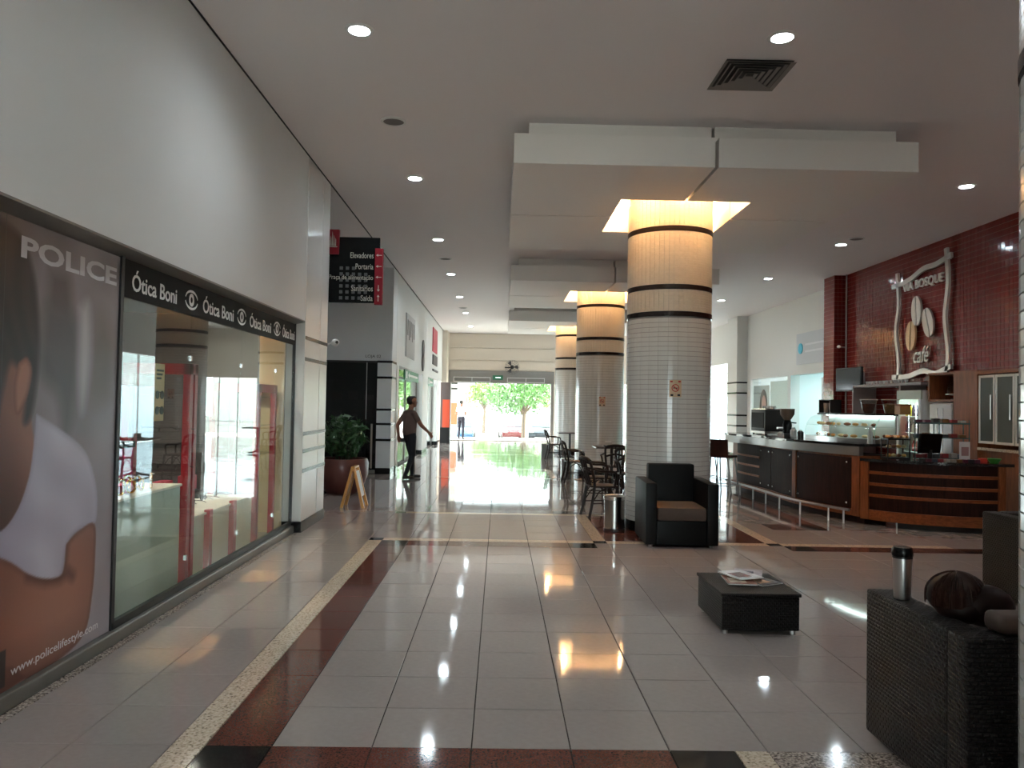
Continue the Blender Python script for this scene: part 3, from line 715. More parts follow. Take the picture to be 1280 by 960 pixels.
# ---- columns and the floating ceiling panels around them
def column(cx, cy, label, individuals, vis_dir=None):
    r = thing('column', (cx, cy, 0), label, 'column', 'tiled columns')
    MB().lathe([(CR - .012, 0.0), (CR - .012, ZC - .002)], (0, 0, 0), 56).build('core', M_cgrout, r, smooth=True, local=True)
    MB().lathe([(CR + .012, 0), (CR + .012, .12), (CR + .004, .13), (CR - .02, .13)], (0, 0, 0), 56).build('base_ring', M_blackg, r, smooth=True, local=True)
    for z in (2.77, 3.11, 3.85):
        MB().lathe([(CR - .02, z - .03), (CR + .004, z - .03), (CR + .004, z + .03), (CR - .02, z + .03)], (0, 0, 0), 56).build('black_band', mat('band_black', srgb(30, 22, 18), .2), r, smooth=True, local=True)
    n = 28; ph = .0602; rows = 43; cells = []
    camd = math.atan2(-cy, -cx)
    def tile_geo(mb, a, z, h, zj):
        w2 = math.pi / n * .982; vs = []
        for rr in (CR, CR - .014):
            for zz in (z, z + h):
                for aa in (a - w2, a, a + w2): vs.append((rr * math.cos(aa), rr * math.sin(aa), zz))
        fs = [(0, 1, 4, 3), (1, 2, 5, 4), (0, 6, 7, 1), (1, 7, 8, 2), (3, 4, 10, 9), (4, 5, 11, 10), (0, 3, 9, 6), (2, 8, 11, 5)]
        mb.add(vs, fs)
    for j in range(rows):
        for k in range(n):
            a = 2 * math.pi * (k + .5) / n
            d = abs((a - (vis_dir if vis_dir is not None else camd) + math.pi) % (2 * math.pi) - math.pi)
            cells.append((d + abs(j - 26) * .004, a, .13 + j * ph + .003, ph - .006))
    cells.sort(key=lambda c: c[0])
    base = MB(); tile_geo(base, 0, 0, ph - .006, 0)
    me = None; rest = MB()
    for k, (d, a, z, h) in enumerate(cells):
        if k < individuals:
            if me is None:
                o = base.build('tile', M_ctile, r, local=True); me = o.data
            else:
                o = bpy.data.objects.new('tile', me); COL.objects.link(o); o.parent = r
            o.location = (0, 0, z); o.rotation_euler = (0, 0, a)
        else: tile_geo(rest, a, z, h, 0)
    tag(rest.build('wall_tiles', M_ctile, r, local=True), kind='stuff')
    up = MB()
    for z0, z1 in ((2.803, 3.077), (3.143, 3.817), (3.883, ZC - .01)):
        q = round((z1 - z0) / .031); h = (z1 - z0) / q
        for j in range(q):
            for k in range(56):
                a = 2 * math.pi * (k + .5) / 56; w2 = math.pi / 56 * .95; z = z0 + j * h + .0012; vs = []
                for rr in (CR, CR - .014):
                    for zz in (z, z + h - .0024):
                        for aa in (a - w2, a + w2): vs.append((rr * math.cos(aa), rr * math.sin(aa), zz))
                up.add(vs, [(0, 1, 3, 2), (0, 4, 5, 1), (2, 3, 7, 6), (0, 2, 6, 4), (1, 5, 7, 3)])
    tag(up.build('upper_mosaic', M_ctop, r, local=True), kind='stuff')
    return r
column(*COLS[0], 'thick white tiled column behind the black armchair', 300)
column(*COLS[1], 'white tiled column, second from the armchair, with a sign and cafe chairs before it', 0)
column(*COLS[2], 'farthest white tiled column near the entrance', 0)
column(*NEARCOL, 'near white tiled column cut off by the right edge of the photo', 180, vis_dir=math.pi + .62)

def soffit(cx, cy, label):
    r = thing('ceiling_canopy', (cx, cy, ZS), label, 'ceiling panel', 'floating ceiling panels')
    hx, hy, ix, iy, g = 2.12, 2.22, .79, .88, .018
    for sx in (-1, 1):
        for sy in (-1, 1):
            def P(*pts): return [(cx + sx * a, cy + sy * b) for a, b in pts]
            MB().prism(P((g, iy), (g, hy), (hx, hy), (hx, g), (ix, g), (ix, iy)), ZS, ZS + .315).build('panel', M_soff, r, bevel=.004)
            MB().prism(P((g, iy), (g, hy - .16), (hx - .16, hy - .16), (hx - .16, g), (ix, g), (ix, iy)), ZS + .315, ZC).build('neck', M_soff, r)
    k = 0
    for x, y in ((-.66, -.70), (.66, -.70), (-.66, .74), (.66, .74), (.06, -.74)):
        l = MB().lathe([(.02, ZC - .03), (.045, ZC - .03), (.05, ZC - .001), (.02, ZC - .001)], (cx + x, cy + y, 0), 14).build('spot_lamp', M_white, r, smooth=True)
        MB().lathe([(0, ZC - .032), (.04, ZC - .032)], (cx + x, cy + y, 0), 14).build('bulb', M_warm, l)
        ld = bpy.data.lights.new('warm_lamp', 'POINT'); ld.energy = COVE_W; ld.shadow_soft_size = .04; ld.color = (1.0, .60, .27)
        lo = bpy.data.objects.new('warm_lamp', ld); COL.objects.link(lo); lo.parent = r; lo.location = (x, y, ZC - .10 - ZS)
for (cx, cy), lab in zip(COLS, ('large square floating ceiling panel around the column with the armchair', 'floating ceiling panel around the second column', 'floating ceiling panel around the farthest column')):
    soffit(cx, cy, lab)

# ================================================================== POSTER (flat print on the window)
def build_poster():
    Y0, Y1, Z0, Z1 = 2.52, 5.08, .088, 2.512
    r = thing('window_poster', (XG, 3.8, .09), 'huge window poster of a dark haired man in a white T-shirt with POLICE lettering', 'poster')
    def inside(poly, y, z):
        c = False; n = len(poly); j = n - 1
        for i in range(n):
            if (poly[i][1] > z) != (poly[j][1] > z) and y < (poly[j][0] - poly[i][0]) * (z - poly[i][1]) / (poly[j][1] - poly[i][1]) + poly[i][0]: c = not c
            j = i
        return c
    def edge(poly, y, z):
        d = 9
        for i in range(len(poly)):
            ax, ay = poly[i - 1]; bx, by = poly[i]; dx, dy = bx - ax, by - ay
            t = max(0, min(1, ((y - ax) * dx + (z - ay) * dy) / (dx * dx + dy * dy + 1e-9))); d = min(d, math.hypot(y - ax - t * dx, z - ay - t * dy))
        return d
    def sm(P): return [(v.x, v.y) for v in catmull([(p[0], p[1]) for p in P] + [P[0]], 5)]
    hair = sm([(3.3, 2.0), (3.45, 2.35), (3.75, 2.47), (4.02, 2.43), (4.14, 2.28), (4.20, 2.08), (4.225, 1.85), (4.205, 1.6), (4.16, 1.47), (4.11, 1.46), (4.12, 1.6), (4.07, 1.72), (3.98, 1.76), (3.93, 1.62), (3.88, 1.45), (3.84, 1.62), (3.8, 1.85), (3.6, 2.0)])
    face = sm([(3.2, 1.9), (3.5, 2.05), (3.9, 1.95), (4.08, 1.85), (4.15, 1.6), (4.18, 1.45), (4.21, 1.3), (4.17, 1.1), (4.08, .98), (3.95, .90), (3.7, .95), (3.45, 1.1), (3.25, 1.4)])
    ear = sm([(4.05, 1.77), (4.12, 1.80), (4.17, 1.73), (4.14, 1.60), (4.07, 1.50), (4.03, 1.53), (4.02, 1.66)])
    shirt = sm([(4.22, 1.50), (4.45, 1.41), (4.68, 1.3), (4.8, 1.18), (4.88, 1.0), (4.88, .83), (4.8, .80), (4.68, .80), (4.56, .74), (4.5, .55), (4.3, .48), (3.9, .7), (3.5, .9), (3.4, 1.1), (3.7, .99), (3.92, .91), (4.07, .99), (4.17, 1.16), (4.205, 1.34)])
    arm = sm([(4.55, .74), (4.68, .795), (4.86, .81), (4.88, .6), (4.86, .38), (4.78, .16), (4.5, .085), (4.2, .085), (3.9, .2), (3.5, .4), (3.2, .6), (3.3, .85), (3.7, .86), (4.0, .76), (4.2, .645), (4.36, .585), (4.5, .57), (4.54, .62)])
    arm2 = sm([(3.2, .42), (3.6, .30), (4.0, .22), (4.15, .14), (4.1, .085), (3.2, .085)])
    crease = [(4.2, .635), (4.36, .575), (4.5, .555), (4.58, .57), (4.63, .54)]
    bicep = [(4.56, .72), (4.55, .62), (4.6, .55)]
    van = sm([(4.24, 1.93), (4.3, 2.10), (4.58, 2.04), (4.62, 1.75), (4.58, 1.5), (4.5, 1.38), (4.42, 1.6), (4.25, 1.72)])
    bus = sm([(4.3, 2.3), (4.5, 2.28), (4.52, 2.02), (4.3, 2.08)])
    people = sm([(4.74, 1.95), (4.85, 2.1), (4.98, 2.05), (5.05, 1.9), (5.0, 1.62), (4.8, 1.57), (4.72, 1.7)])
    pale = sm([(4.62, 2.12), (4.72, 2.15), (4.75, 1.8), (4.68, 1.5), (4.63, 1.7)])
    def pline(P, y, z):
        d = 9
        for i in range(1, len(P)):
            ax, ay = P[i - 1]; dx, dy = P[i][0] - ax, P[i][1] - ay
            t = max(0, min(1, ((y - ax) * dx + (z - ay) * dy) / (dx * dx + dy * dy))); d = min(d, math.hypot(y - ax - t * dx, z - ay - t * dy))
        return d
    def wob(y, z): return .5 + .25 * math.sin(y * 7.3 + z * 3.1) * math.sin(z * 5.7 - y * 2.2) + .25 * math.sin(y * 12 + 2) * math.sin(z * 9 + y)
    def mix(a, b, t): t = max(0, min(1, t)); return tuple(p + (q - p) * t for p, q in zip(a, b))
    def colour(y, z):
        w_ = wob(y, z)
        c = mix((118, 106, 108), (160, 149, 154), w_ * .7 + max(0, (1.5 - z) * .5))
        def soft(poly, col, s, c):
            x0, x1, z0, z1 = BB.setdefault(id(poly), (min(p[0] for p in poly), max(p[0] for p in poly), min(p[1] for p in poly), max(p[1] for p in poly)))
            if y < x0 - s or y > x1 + s or z < z0 - s or z > z1 + s: return c
            d = edge(poly, y, z)
            return mix(c, col, .5 + (d if inside(poly, y, z) else -d) / s)
        c = soft(bus, (84, 70, 70), .12, c); c = soft(van, (82, 74, 76), .14, c); c = soft(people, (104, 90, 86), .2, c); c = soft(pale, (176, 168, 172), .1, c)
        if y < 4.32 and z > 2.0: c = mix(c, (96, 80, 78), (4.32 - y) * 2)
        fc = mix((92, 54, 42), (150, 98, 78), (y - 3.75) / .45 + .15 * w_)
        fc = mix(fc, (70, 38, 30), (1.5 - z) * 1.6 - (y - 4.0) * 1.5)
        c = soft(face, fc, .02, c)
        hv = .5 + .5 * math.sin((y + .25 * z) * 46 + 2.5 * math.sin(z * 7 + y * 3))
        c = soft(hair, mix((30, 20, 19), (66, 46, 42), hv * .35 + max(0, z - 2.1) * .9), .05, c)
        c = soft(ear, mix((112, 64, 50), (164, 108, 86), edge(ear, y, z) / .035), .012, c)
        fold = .5 + .5 * math.sin((y * .9 + z * .55) * 17 + 2 * math.sin(z * 5 - y * 4))
        sc_ = mix((176, 168, 184), (208, 202, 214), .45 * fold + .5 * w_)
        sc_ = mix(sc_, (150, 142, 164), (4.3 - y) * 1.6); sc_ = mix((160, 150, 168), sc_, .3 + edge(shirt, y, z) / .05)
        c = soft(shirt, sc_, .012, c)
        t = (y - 4.0) / .88
        ac = mix((134, 82, 64), (172, 116, 94), math.sin(max(0, min(1, t)) * 3.0) * .8 + .15 * w_)
        ac = mix(ac, (92, 52, 42), (.34 - z) * 2.2)
        ac = mix((86, 46, 38), ac, .25 + pline(crease, y, z) / .08); ac = mix((104, 60, 48), ac, .5 + pline(bicep, y, z) / .1)
        ac = mix((100, 58, 46), ac, .35 + edge(arm, y, z) / .06)
        c = soft(arm, ac, .012, c)
        c = soft(arm2, (104, 60, 48), .02, c)
        if 3.95 < y < 4.03 and .11 < z < .3: c = mix(c, (24, 20, 22), .8)
        return c
    BB = {}
    for a, b in ((Y0, 3.914), (3.918, Y1)):
        ny, nz = int((b - a) / .0095), int((Z1 - Z0) / .0095)
        vs = []; cs = []
        for j in range(nz + 1):
            for i in range(ny + 1):
                y, z = a + (b - a) * i / ny, Z0 + (Z1 - Z0) * j / nz
                vs.append((0, y, z)); cs.append(srgb(*[max(0, min(255, q)) for q in (colour(y, z) if y > 3.2 else (110, 100, 102))]))
        x = XG + .004; n = len(vs); vs = [(x, v[1], v[2]) for v in vs]
        fs = [(j * (ny + 1) + i, j * (ny + 1) + i + 1, (j + 1) * (ny + 1) + i + 1, (j + 1) * (ny + 1) + i) for j in range(nz) for i in range(ny)]
        back = [(x - .004, yy, zz) for yy, zz in ((a, Z0), (b, Z0), (b, Z1), (a, Z1))]
        cn = [0, ny, nz * (ny + 1) + ny, nz * (ny + 1)]
        fs += [(n + 3, n + 2, n + 1, n)]
        m = MB(); m.add(vs + back, fs); o = m.build('print_panel', mat_vcol('printed_vinyl', .35), r)
        at = o.data.color_attributes.new('print', 'FLOAT_COLOR', 'POINT')
        flat = []
        for c in cs + [srgb(60, 58, 58)] * 4: flat += c
        at.data.foreach_set('color', flat)
    B('backing', M_black, r, XG - .012, XG - .001, Y0, Y1, Z0, Z1)
    mg = mat('poster_letters', srgb(196, 190, 194), .35)
    x = XG + .0045
    text_mb('POLICE', (x, 4.04, 2.315), (0, 1, 0), (0, 0, 1), 1.0, .115, .0012, bold=.03).build('lettering', mg, r)
    text_mb('www.policelifestyle.com', (x, 4.07, .135), (0, 1, 0), (0, 0, 1), .865, .062, .0012).build('web_address', mat('poster_white', srgb(222, 214, 214), .35), r)
build_poster()

# ================================================================== OPTICIAN INTERIOR
def build_optician():
    mfl = mat('shop_floor', srgb(196, 188, 176), .15); mwl = mat('shop_wall_dark', srgb(64, 60, 60), .6)
    mb = MB(); mb.box(-6.0, -5.9, 2.5, 9.44, 0, 2.7).box(-6, XG - .2, 2.5, 2.6, 0, 2.7).box(-6, XG - .13, 2.5, 9.44, 2.62, 2.7)
    struct(mb.build('wall_optician', mwl, None))
    struct(B('floor_optician', mfl, None, -6, XG - .08, 2.5, 9.44, 0.0, .01))
    we = struct(B('wall_optician_end', mwl, None, -6, XG - .1, 9.40, 9.46, 0.01, 2.62))
    B('cream_panel', mat('warm_cream', srgb(236, 206, 160), .5), we, -2.90, XG - .1, 9.37, 9.40, .01, 2.6); B('dado_rail', M_black, we, -4.2, -2.95, 9.385, 9.40, 1.0, 1.05)
    for k, (x, y) in enumerate(((-3.3, 4.6), (-3.3, 6.6), (-3.3, 8.6), (-4.8, 5.6), (-4.8, 7.8))):
        l = thing('shop_downlight', (x, y, 2.62), 'small round ceiling spot inside the optician shop', 'light', 'optician ceiling spots')
        MB().lathe([(.05, -.001), (.07, -.001), (.07, -.01), (.05, -.012)], (0, 0, 0), 18).build('rim', M_white, l, local=True)
        MB().lathe([(0, -.008), (.051, -.008)], (0, 0, 0), 18).build('lens', mat_emit('shop_lens', (1, .93, .82), 18), l, local=True)
        ld = bpy.data.lights.new('shop_lamp', 'SPOT'); ld.energy = 95; ld.spot_size = 2.7; ld.spot_blend = 1; ld.color = (1, .9, .78); ld.shadow_soft_size = .06
        lo = bpy.data.objects.new('shop_lamp', ld); COL.objects.link(lo); lo.parent = l; lo.location = (0, 0, -.03)
    mgr = mat('pale_green_glass', srgb(190, 200, 186), .2); mtop = mat('counter_white', srgb(236, 226, 208), .3)
    c = thing('display_counter', (-2.9, 5.75, 0), 'pale green display counter close behind the shop window', 'counter')
    B('front_panel', mgr, c, -2.68, -2.65, 4.4, 6.52, .01, .865); B('body', mtop, c, -3.25, -2.68, 4.4, 6.52, .01, .865); B('top', mtop, c, -3.27, -2.64, 4.38, 6.54, .865, .885, bevel=.004)
    c = thing('display_counter', (-3.0, 7.95, 0), 'low cream display counter with red uprights farther along the window', 'counter')
    mcr = mat('cream_lacquer', srgb(222, 210, 186), .3)
    B('body', mcr, c, -3.4, -2.68, 6.84, 8.5, .01, .54); B('top', mtop, c, -3.42, -2.66, 6.82, 8.52, .54, .56, bevel=.004)
    for y in (7.15, 7.8): B('red_upright', M_redl, c, -2.68, -2.63, y, y + .08, .01, .58)
    # tall red display frames with glass shelves
    def frame(name, x0, x1, y0, y1, z1, lab, nsh):
        t = thing(name, ((x0 + x1) / 2, (y0 + y1) / 2, 0), lab, 'rack', 'red eyewear racks')
        for x in (x0, x1 - .06):
            for y in (y0, y1 - .06): B('post', M_redl, t, x, x + .06, y, y + .06, .01, z1)
        for y in (y0, y1 - .06): B('cross_bar', M_redl, t, x0, x1, y, y + .06, z1, z1 + .09)
        for x in (x0, x1 - .06): B('head_bar', M_redl, t, x, x + .06, y0, y1, z1, z1 + .09)
        for k in range(nsh): B('glass_shelf', M_glass, t, x0 + .01, x1 - .01, y0 + .01, y1 - .01, .98 + k * .32, .988 + k * .32)
        B('back_panel', mat('red_back', srgb(120, 20, 34), .4), t, x0 - .01, x0, y0, y1, .3, z1)
        return t
    frame('eyewear_rack', -3.19, -2.62, 6.60, 6.76, 1.80, 'red display frame standing across the shop beside the green counter', 3)
    frame('eyewear_rack', -5.2, -4.5, 4.9, 6.5, 1.95, 'red wall display frame at the back of the optician shop', 3)
    frame('eyewear_rack', -5.4, -4.6, 7.0, 8.9, 1.95, 'wide red display frame in front of the white glowing panel', 2)
    frame('eyewear_rack', -3.2, -2.66, 8.62, 9.3, 1.68, 'narrow red display frame next to the cream end wall', 3)
    lb = thing('glow_panel', (-5.86, 7.9, .9), 'added glowing white panel on the back wall of the optician shop', 'glowing panel')  # glowing panel added to stand for brightness reflected in the shop glass
    B('case', M_white, lb, -5.895, -5.82, 6.4, 9.3, .7, 2.2); B('face', mat_emit('glow_panel_face', (.88, .97, 1), 3.0), lb, -5.82, -5.815, 6.45, 9.25, .75, 2.15)
    for y in (7.3, 8.3): B('divider', M_white, lb, -5.816, -5.80, y, y + .04, .75, 2.15)
    # sunglasses advertisement card
    a = thing('showcard', (-2.62, 6.05, 1.55), 'narrow cream showcard with two pairs of sunglasses hanging behind the glass', 'card')
    B('card', mat('card_cream', srgb(226, 196, 150), .5), a, -2.625, -2.62, 5.93, 6.09, 1.42, 1.86)
    g = MB()
    for z in (1.62, 1.50):
        for y in (5.97, 6.05): g.lathe([(0, 0), (.032, 0), (.032, .004), (0, .004)], (-2.62, y, z), 14, 'X')
        g.box(-2.62, -2.616, 5.97, 6.05, z + .015, z + .025)
    g.build('sunglasses_print', M_black, a)
    for k in range(3): B('print_line', M_black, a, -2.62, -2.618, 5.95, 6.07 - .02 * k, 1.80 - k * .03, 1.815 - k * .03)
    w_ = thing('photo_card', (-3.0, 6.0, 1.0), 'white photo card with a warm toned portrait inside the optician window', 'card')
    MB().box(-3.02, -3.0, 5.55, 5.95, 1.18, 1.5, rz=.25).build('card', mat('card_white', srgb(226, 220, 214), .5), w_)
    MB().box(-3.0, -2.996, 5.68, 5.82, 1.22, 1.46, rz=.25, c=(-3.01, 5.75, 1.34)).build('portrait_print', mat('print_warm', srgb(190, 120, 90), .5), w_)
    b = thing('gift_bag', (-2.95, 6.05, .92), 'magenta square gift box on the green counter', 'box')
    B('body', mat('magenta_card', srgb(190, 24, 90), .4), b, -3.1, -2.92, 5.95, 6.25, 0.886, 1.2); B('lid', M_black, b, -3.11, -2.91, 5.94, 6.26, 1.2, 1.25)
    # jewellery stands and bracelets
    gold = mat('gold', srgb(214, 160, 72), .25, 1.0); mpk = mat('raspberry_card', srgb(184, 40, 66), .4)
    for k in range(16):
        y = 4.95 + (k % 8) * .125 + random.uniform(-.02, .02); x = -2.78 - (k // 8) * .16 + random.uniform(-.02, .02); h = .07 if k < 8 else .15
        st = MB().lathe([(.034, .886), (.046, .886 + h), (.042, .886 + h), (.0, .886 + h - .004)], (x, y, 0), 14).build('watch_stand', mpk, None, smooth=True)
        tag(st, 'little raspberry cup stand on the green counter of the optician', 'stand', 'raspberry cup stands on the counter')
    for k in range(16):
        y = 5.0 + (k % 8) * .165; x = -2.73 - (k // 8) * .11; R_ = random.uniform(.042, .056)
        br = MB(); an = random.uniform(-.4, .4)
        br.tube([(x + R_ * math.cos(t) * math.sin(an), y + R_ * math.cos(t) * math.cos(an), .890 + R_ + R_ * math.sin(t)) for t in [2 * math.pi * q / 20 for q in range(20)]], .009, 6, closed=True)
        rt = thing('bracelet_watch', (x, y, .885), 'gold bracelet watch standing on the green counter of the optician', 'watch', 'gold watches on the counter')
        br.build('strap', gold, rt, smooth=True)
        MB().lathe([(0, -.004), (.015, -.004), (.015, .004), (0, .004)], (x + R_ * math.sin(an) * .0 + .008, y, .890 + 2 * R_), 12).build('dial', M_white, rt)
    # sunglasses on shelves
    def specs(loc, rz):
        t = thing('sunglasses', loc, 'dark sunglasses on a display shelf of the optician', 'sunglasses', 'sunglasses on display'); t.rotation_euler = (0, 0, rz)
        fr = MB()
        for s in (-1, 1):
            fr.tube([(s * .034 + .028 * math.cos(q), 0, .028 + .022 * math.sin(q)) for q in [2 * math.pi * i / 14 for i in range(14)]], .004, 5, closed=True)
            MB().tube([(s * .064, 0, .036), (s * .066, .1, .036), (s * .064, .14, .022)], .003, 5).build('temple', M_black, t, local=True)
        fr.tube([(-.008, 0, .034), (0, 0, .038), (.008, 0, .034)], .003, 5); fr.build('frame', M_black, t, local=True)
        for s in (-1, 1): MB().lathe([(0, 0), (.026, 0), (.026, .002), (0, .002)], (s * .034, 0, .028), 12, 'Y').build('lens', M_blackg, t, local=True)
        return t
    for k in range(3):
        for q in range(4): specs((-4.75 + .05 * (q % 2), 5.1 + q * .36, .989 + k * .32), -1.57 + random.uniform(-.2, .2))
    for k in range(2):
        for q in range(3): specs((-2.75 - .15 * q, 6.66, .989 + k * .32 + .0), -1.2)
    for q in range(9): specs((-3.0 - (q % 2) * .22, 6.95 + q * .17, .561), -1.57 + random.uniform(-.5, .5))
    for k in range(3):
        for q in range(2): specs((-2.95, 8.85 + q * .2, .989 + k * .32), -1.57)
    # mirrors and small display blocks on the cream counter
    for k, y in enumerate((7.1, 7.6, 8.2)):
        d = thing('display_block', (-3.2, y, .56), 'dark stepped eyewear block on the cream counter, number %s from the door' % names[2 - k], 'display block')
        B('lower_step', M_black, d, -3.32, -3.1, y - .1, y + .1, .561, .64, bevel=.005); B('upper_step', mpk, d, -3.32, -3.2, y - .1, y + .1, .64, .79, bevel=.005)
build_optician()

# ================================================================== DIRECTORY SIGN, CAMERA
def build_directory():
    Y = 10.75
    r = thing('directory_sign', (-2.1, Y, 2.95), 'black projecting directory sign with crimson arrow strip, listing Elevadores to Saída', 'sign')
    mb_ = mat('sign_black', srgb(9, 10, 11), .6, spec=.1); mr = mat('sign_crimson', srgb(112, 14, 28), .5, spec=.2); mt = mat('sign_text', srgb(160, 156, 146), .5)
    B('board', mb_, r, -2.40, -1.705, Y, Y + .04, 2.965, 3.875)
    tb = B('logo_tab', mr, r, -2.455, -2.268, Y - .02, Y + .045, 3.63, 3.975)
    lg = MB(); c = -2.362
    for dx, h in ((-.05, .10), (-.03, .14), (-.008, .2), (.014, .15), (.036, .11)): lg.prism([(c + dx, 3.745), (c + dx + .016, 3.745), (c + dx + .016, 3.745 + h * .75), (c + dx + .008, 3.745 + h)], Y - .024, Y - .0195, 'Y')
    lg.box(c - .07, c + .07, Y - .024, Y - .0195, 3.728, 3.738); lg.build('tower_logo', mt, tb)
    st = B('arrow_strip', mr, r, -1.765, -1.655, Y - .025, Y + .045, 2.94, 3.722)
    for s, z, w_ in (('Elevadores', 3.585, .32), ('Portaria', 3.43, .245), ('Praça de alimentação', 3.27, .61), ('Sanitários', 3.125, .30), ('Saída', 2.99, .165)):
        text_mb(s, (-1.79 - w_, Y - .0005, z), (1, 0, 0), (0, 0, 1), w_, .078, .003).build('lettering', mt, r)
    def arrow(cz, kind):
        m = MB(); c = -1.71; y0, y1 = Y - .029, Y - .025
        if kind == 'l': m.prism([(c - .04, cz), (c - .012, cz + .018), (c - .012, cz + .004), (c + .04, cz + .004), (c + .04, cz - .004), (c - .012, cz - .004), (c - .012, cz - .018)], y0, y1, 'Y')
        else:
            s = 1 if kind == 'u' else -1
            m.prism([(c, cz + s * .045), (c + .018, cz + s * .017), (c + .004, cz + s * .017), (c + .004, cz - s * .045), (c - .004, cz - s * .045), (c - .004, cz + s * .017), (c - .018, cz + s * .017)], y0, y1, 'Y')
        m.build('arrow', mt, st)
    for z, k in ((3.625, 'l'), (3.47, 'l'), (3.32, 'l'), (3.165, 'd'), (3.03, 'u')): arrow(z, k)
    msq = mat('sign_grey_squares', srgb(58, 60, 62), .4)
    for i in range(5):
        for j in range(6):
            if j == 0 and i > 2: continue
            B('printed_square', msq, r, -2.255 + i * .085, -2.21 + i * .085, Y - .0012, Y, 3.42 - j * .083, 3.465 - j * .083)
    B('wall_bracket', M_steel, r, -2.46, -2.40, 10.632, Y + .03, 3.0, 3.6)
    c = thing('security_camera', (-2.3, 10.66, 2.2), 'small white security camera on the corner of the left pillar', 'camera')
    MB().lathe([(0, 0), (.045, 0), (.05, .02), (.035, .05)], (XW - .1, 10.64, 2.38), 14, 'Y').build('mount', M_white, c, smooth=True)
    MB().tube([(XW - .1, 10.68, 2.38), (XW - .02, 10.72, 2.37), (XW + .06, 10.72, 2.40)], .012, 8).build('arm', M_white, c, smooth=True)
    MB().ell((XW + .1, 10.7, 2.40), (.055, .05, .05)).build('housing', M_white, c, smooth=True); MB().ell((XW + .13, 10.66, 2.40), (.022, .02, .022)).build('lens', M_blackg, c, smooth=True)
    MB().tube([(XW - .06, 10.66, 2.36), (XW - .03, 10.66, 2.2), (XW - .05, 10.66, 2.1)], .006, 6).build('cable', M_black, c, smooth=True)
build_directory()

# ================================================================== PLANTS
def leaves(mb, c, r, n, size, flat=1.0):
    for _ in range(n):
        while True:
            v = Vector((random.uniform(-1, 1), random.uniform(-1, 1), random.uniform(-1, 1)))
            if .25 < v.length < 1: break
        p = Vector(c) + Vector((v.x * r[0], v.y * r[1], v.z * r[2]))
        d = Vector((random.gauss(0, 1), random.gauss(0, 1), random.gauss(0, 1) * flat)).normalized(); e = d.orthogonal().normalized(); e = Matrix.Rotation(random.uniform(0, 6.28), 3, d) @ e; f = d.cross(e)
        l = size * random.uniform(.7, 1.3)
        mb.add([p - e * l, p + f * l * .38 + d * l * .1, p + e * l, p - f * l * .38 + d * l * .1], [(0, 1, 2, 3)])
def potted_plant():
    r = thing('potted_plant', (-2.72, 13.6, 0), 'leafy plant in a large round red brown pot beside the dark shop', 'plant')
    mp = mat('terracotta', srgb(98, 52, 44), .35, noise=.1, nscale=8)
    MB().lathe([(.0, 0), (.26, 0), (.36, .1), (.44, .32), (.45, .52), (.42, .6), (.39, .6), (.40, .5), (.0, .5)], (0, 0, 0), 32).build('pot', mp, r, smooth=True, local=True)
    MB().lathe([(0, .515), (.39, .515)], (0, 0, 0), 24).build('soil', mat('soil', srgb(40, 30, 24), .9), r, local=True)
    st = MB()
    for k in range(9):
        a = k * .7; st.tube([(0.1 * math.cos(a), .1 * math.sin(a), .5), (.16 * math.cos(a), .16 * math.sin(a), .8), (.3 * math.cos(a), .3 * math.sin(a), 1.1)], .012, 5)
    st.build('stems', mat('stem_green', srgb(60, 70, 40), .6), r, local=True)
    lf = MB(); leaves(lf, (0, 0, .98), (.42, .42, .38), 420, .085); tag(lf.build('foliage', mat('leaf_green', srgb(44, 82, 40), .45), r, local=True), kind='stuff')
potted_plant()
def floor_sign():
    # folding wooden A board seen edge on
    r = thing('folding_floor_sign', (-2.18, 11.85, 0), 'yellow folding A-frame floor sign standing near the plant pot', 'floor sign')
    my = mat_wood('honey_wood', srgb(178, 116, 44), srgb(206, 146, 70), .4, 3, 'Z')
    def leg(x0, y0, x1, y1, nm):
        m = MB(); z1 = .60
        for s in (-.035, .035): pass
        d = Vector((x1 - x0, y1 - y0, 0)); n = Vector((0, .02, 0))
        m.add([(x0 - .022, y0 - .018, 0), (x0 + .022, y0 - .018, 0), (x0 + .022, y0 + .018, 0), (x0 - .022, y0 + .018, 0), (x1 - .018, y1 - .018, z1), (x1 + .018, y1 - .018, z1), (x1 + .018, y1 + .018, z1), (x1 - .018, y1 + .018, z1)],
              [(3, 2, 1, 0), (4, 5, 6, 7), (0, 1, 5, 4), (1, 2, 6, 5), (2, 3, 7, 6), (3, 0, 4, 7)])
        return m.build(nm, my, r)
    for dy in (-.17, .17):
        leg(-2.34, 11.85 + dy, -2.19, 11.85 + dy * .9, 'leg'); leg(-2.02, 11.85 + dy, -2.17, 11.85 + dy * .9, 'leg')
    for s in (-1, 1):
        m = MB(); a = Vector((-2.18 + s * .03, 0, .54)); b = Vector((-2.18 + s * .12, 0, .16))
        for nm in (0,):
            m.add([(b.x - .006, 11.69, b.z), (b.x + .006, 11.69, b.z), (b.x + .006, 12.01, b.z), (b.x - .006, 12.01, b.z), (a.x - .006, 11.69, a.z), (a.x + .006, 11.69, a.z), (a.x + .006, 12.01, a.z), (a.x - .006, 12.01, a.z)],
                  [(3, 2, 1, 0), (4, 5, 6, 7), (0, 1, 5, 4), (1, 2, 6, 5), (2, 3, 7, 6), (3, 0, 4, 7)])
        m.build('board', mat('board_white', srgb(190, 190, 190), .5) if s > 0 else my, r)
    B('top_bar', my, r, -2.21, -2.15, 11.67, 12.03, .585, .615, bevel=.006)
floor_sign()

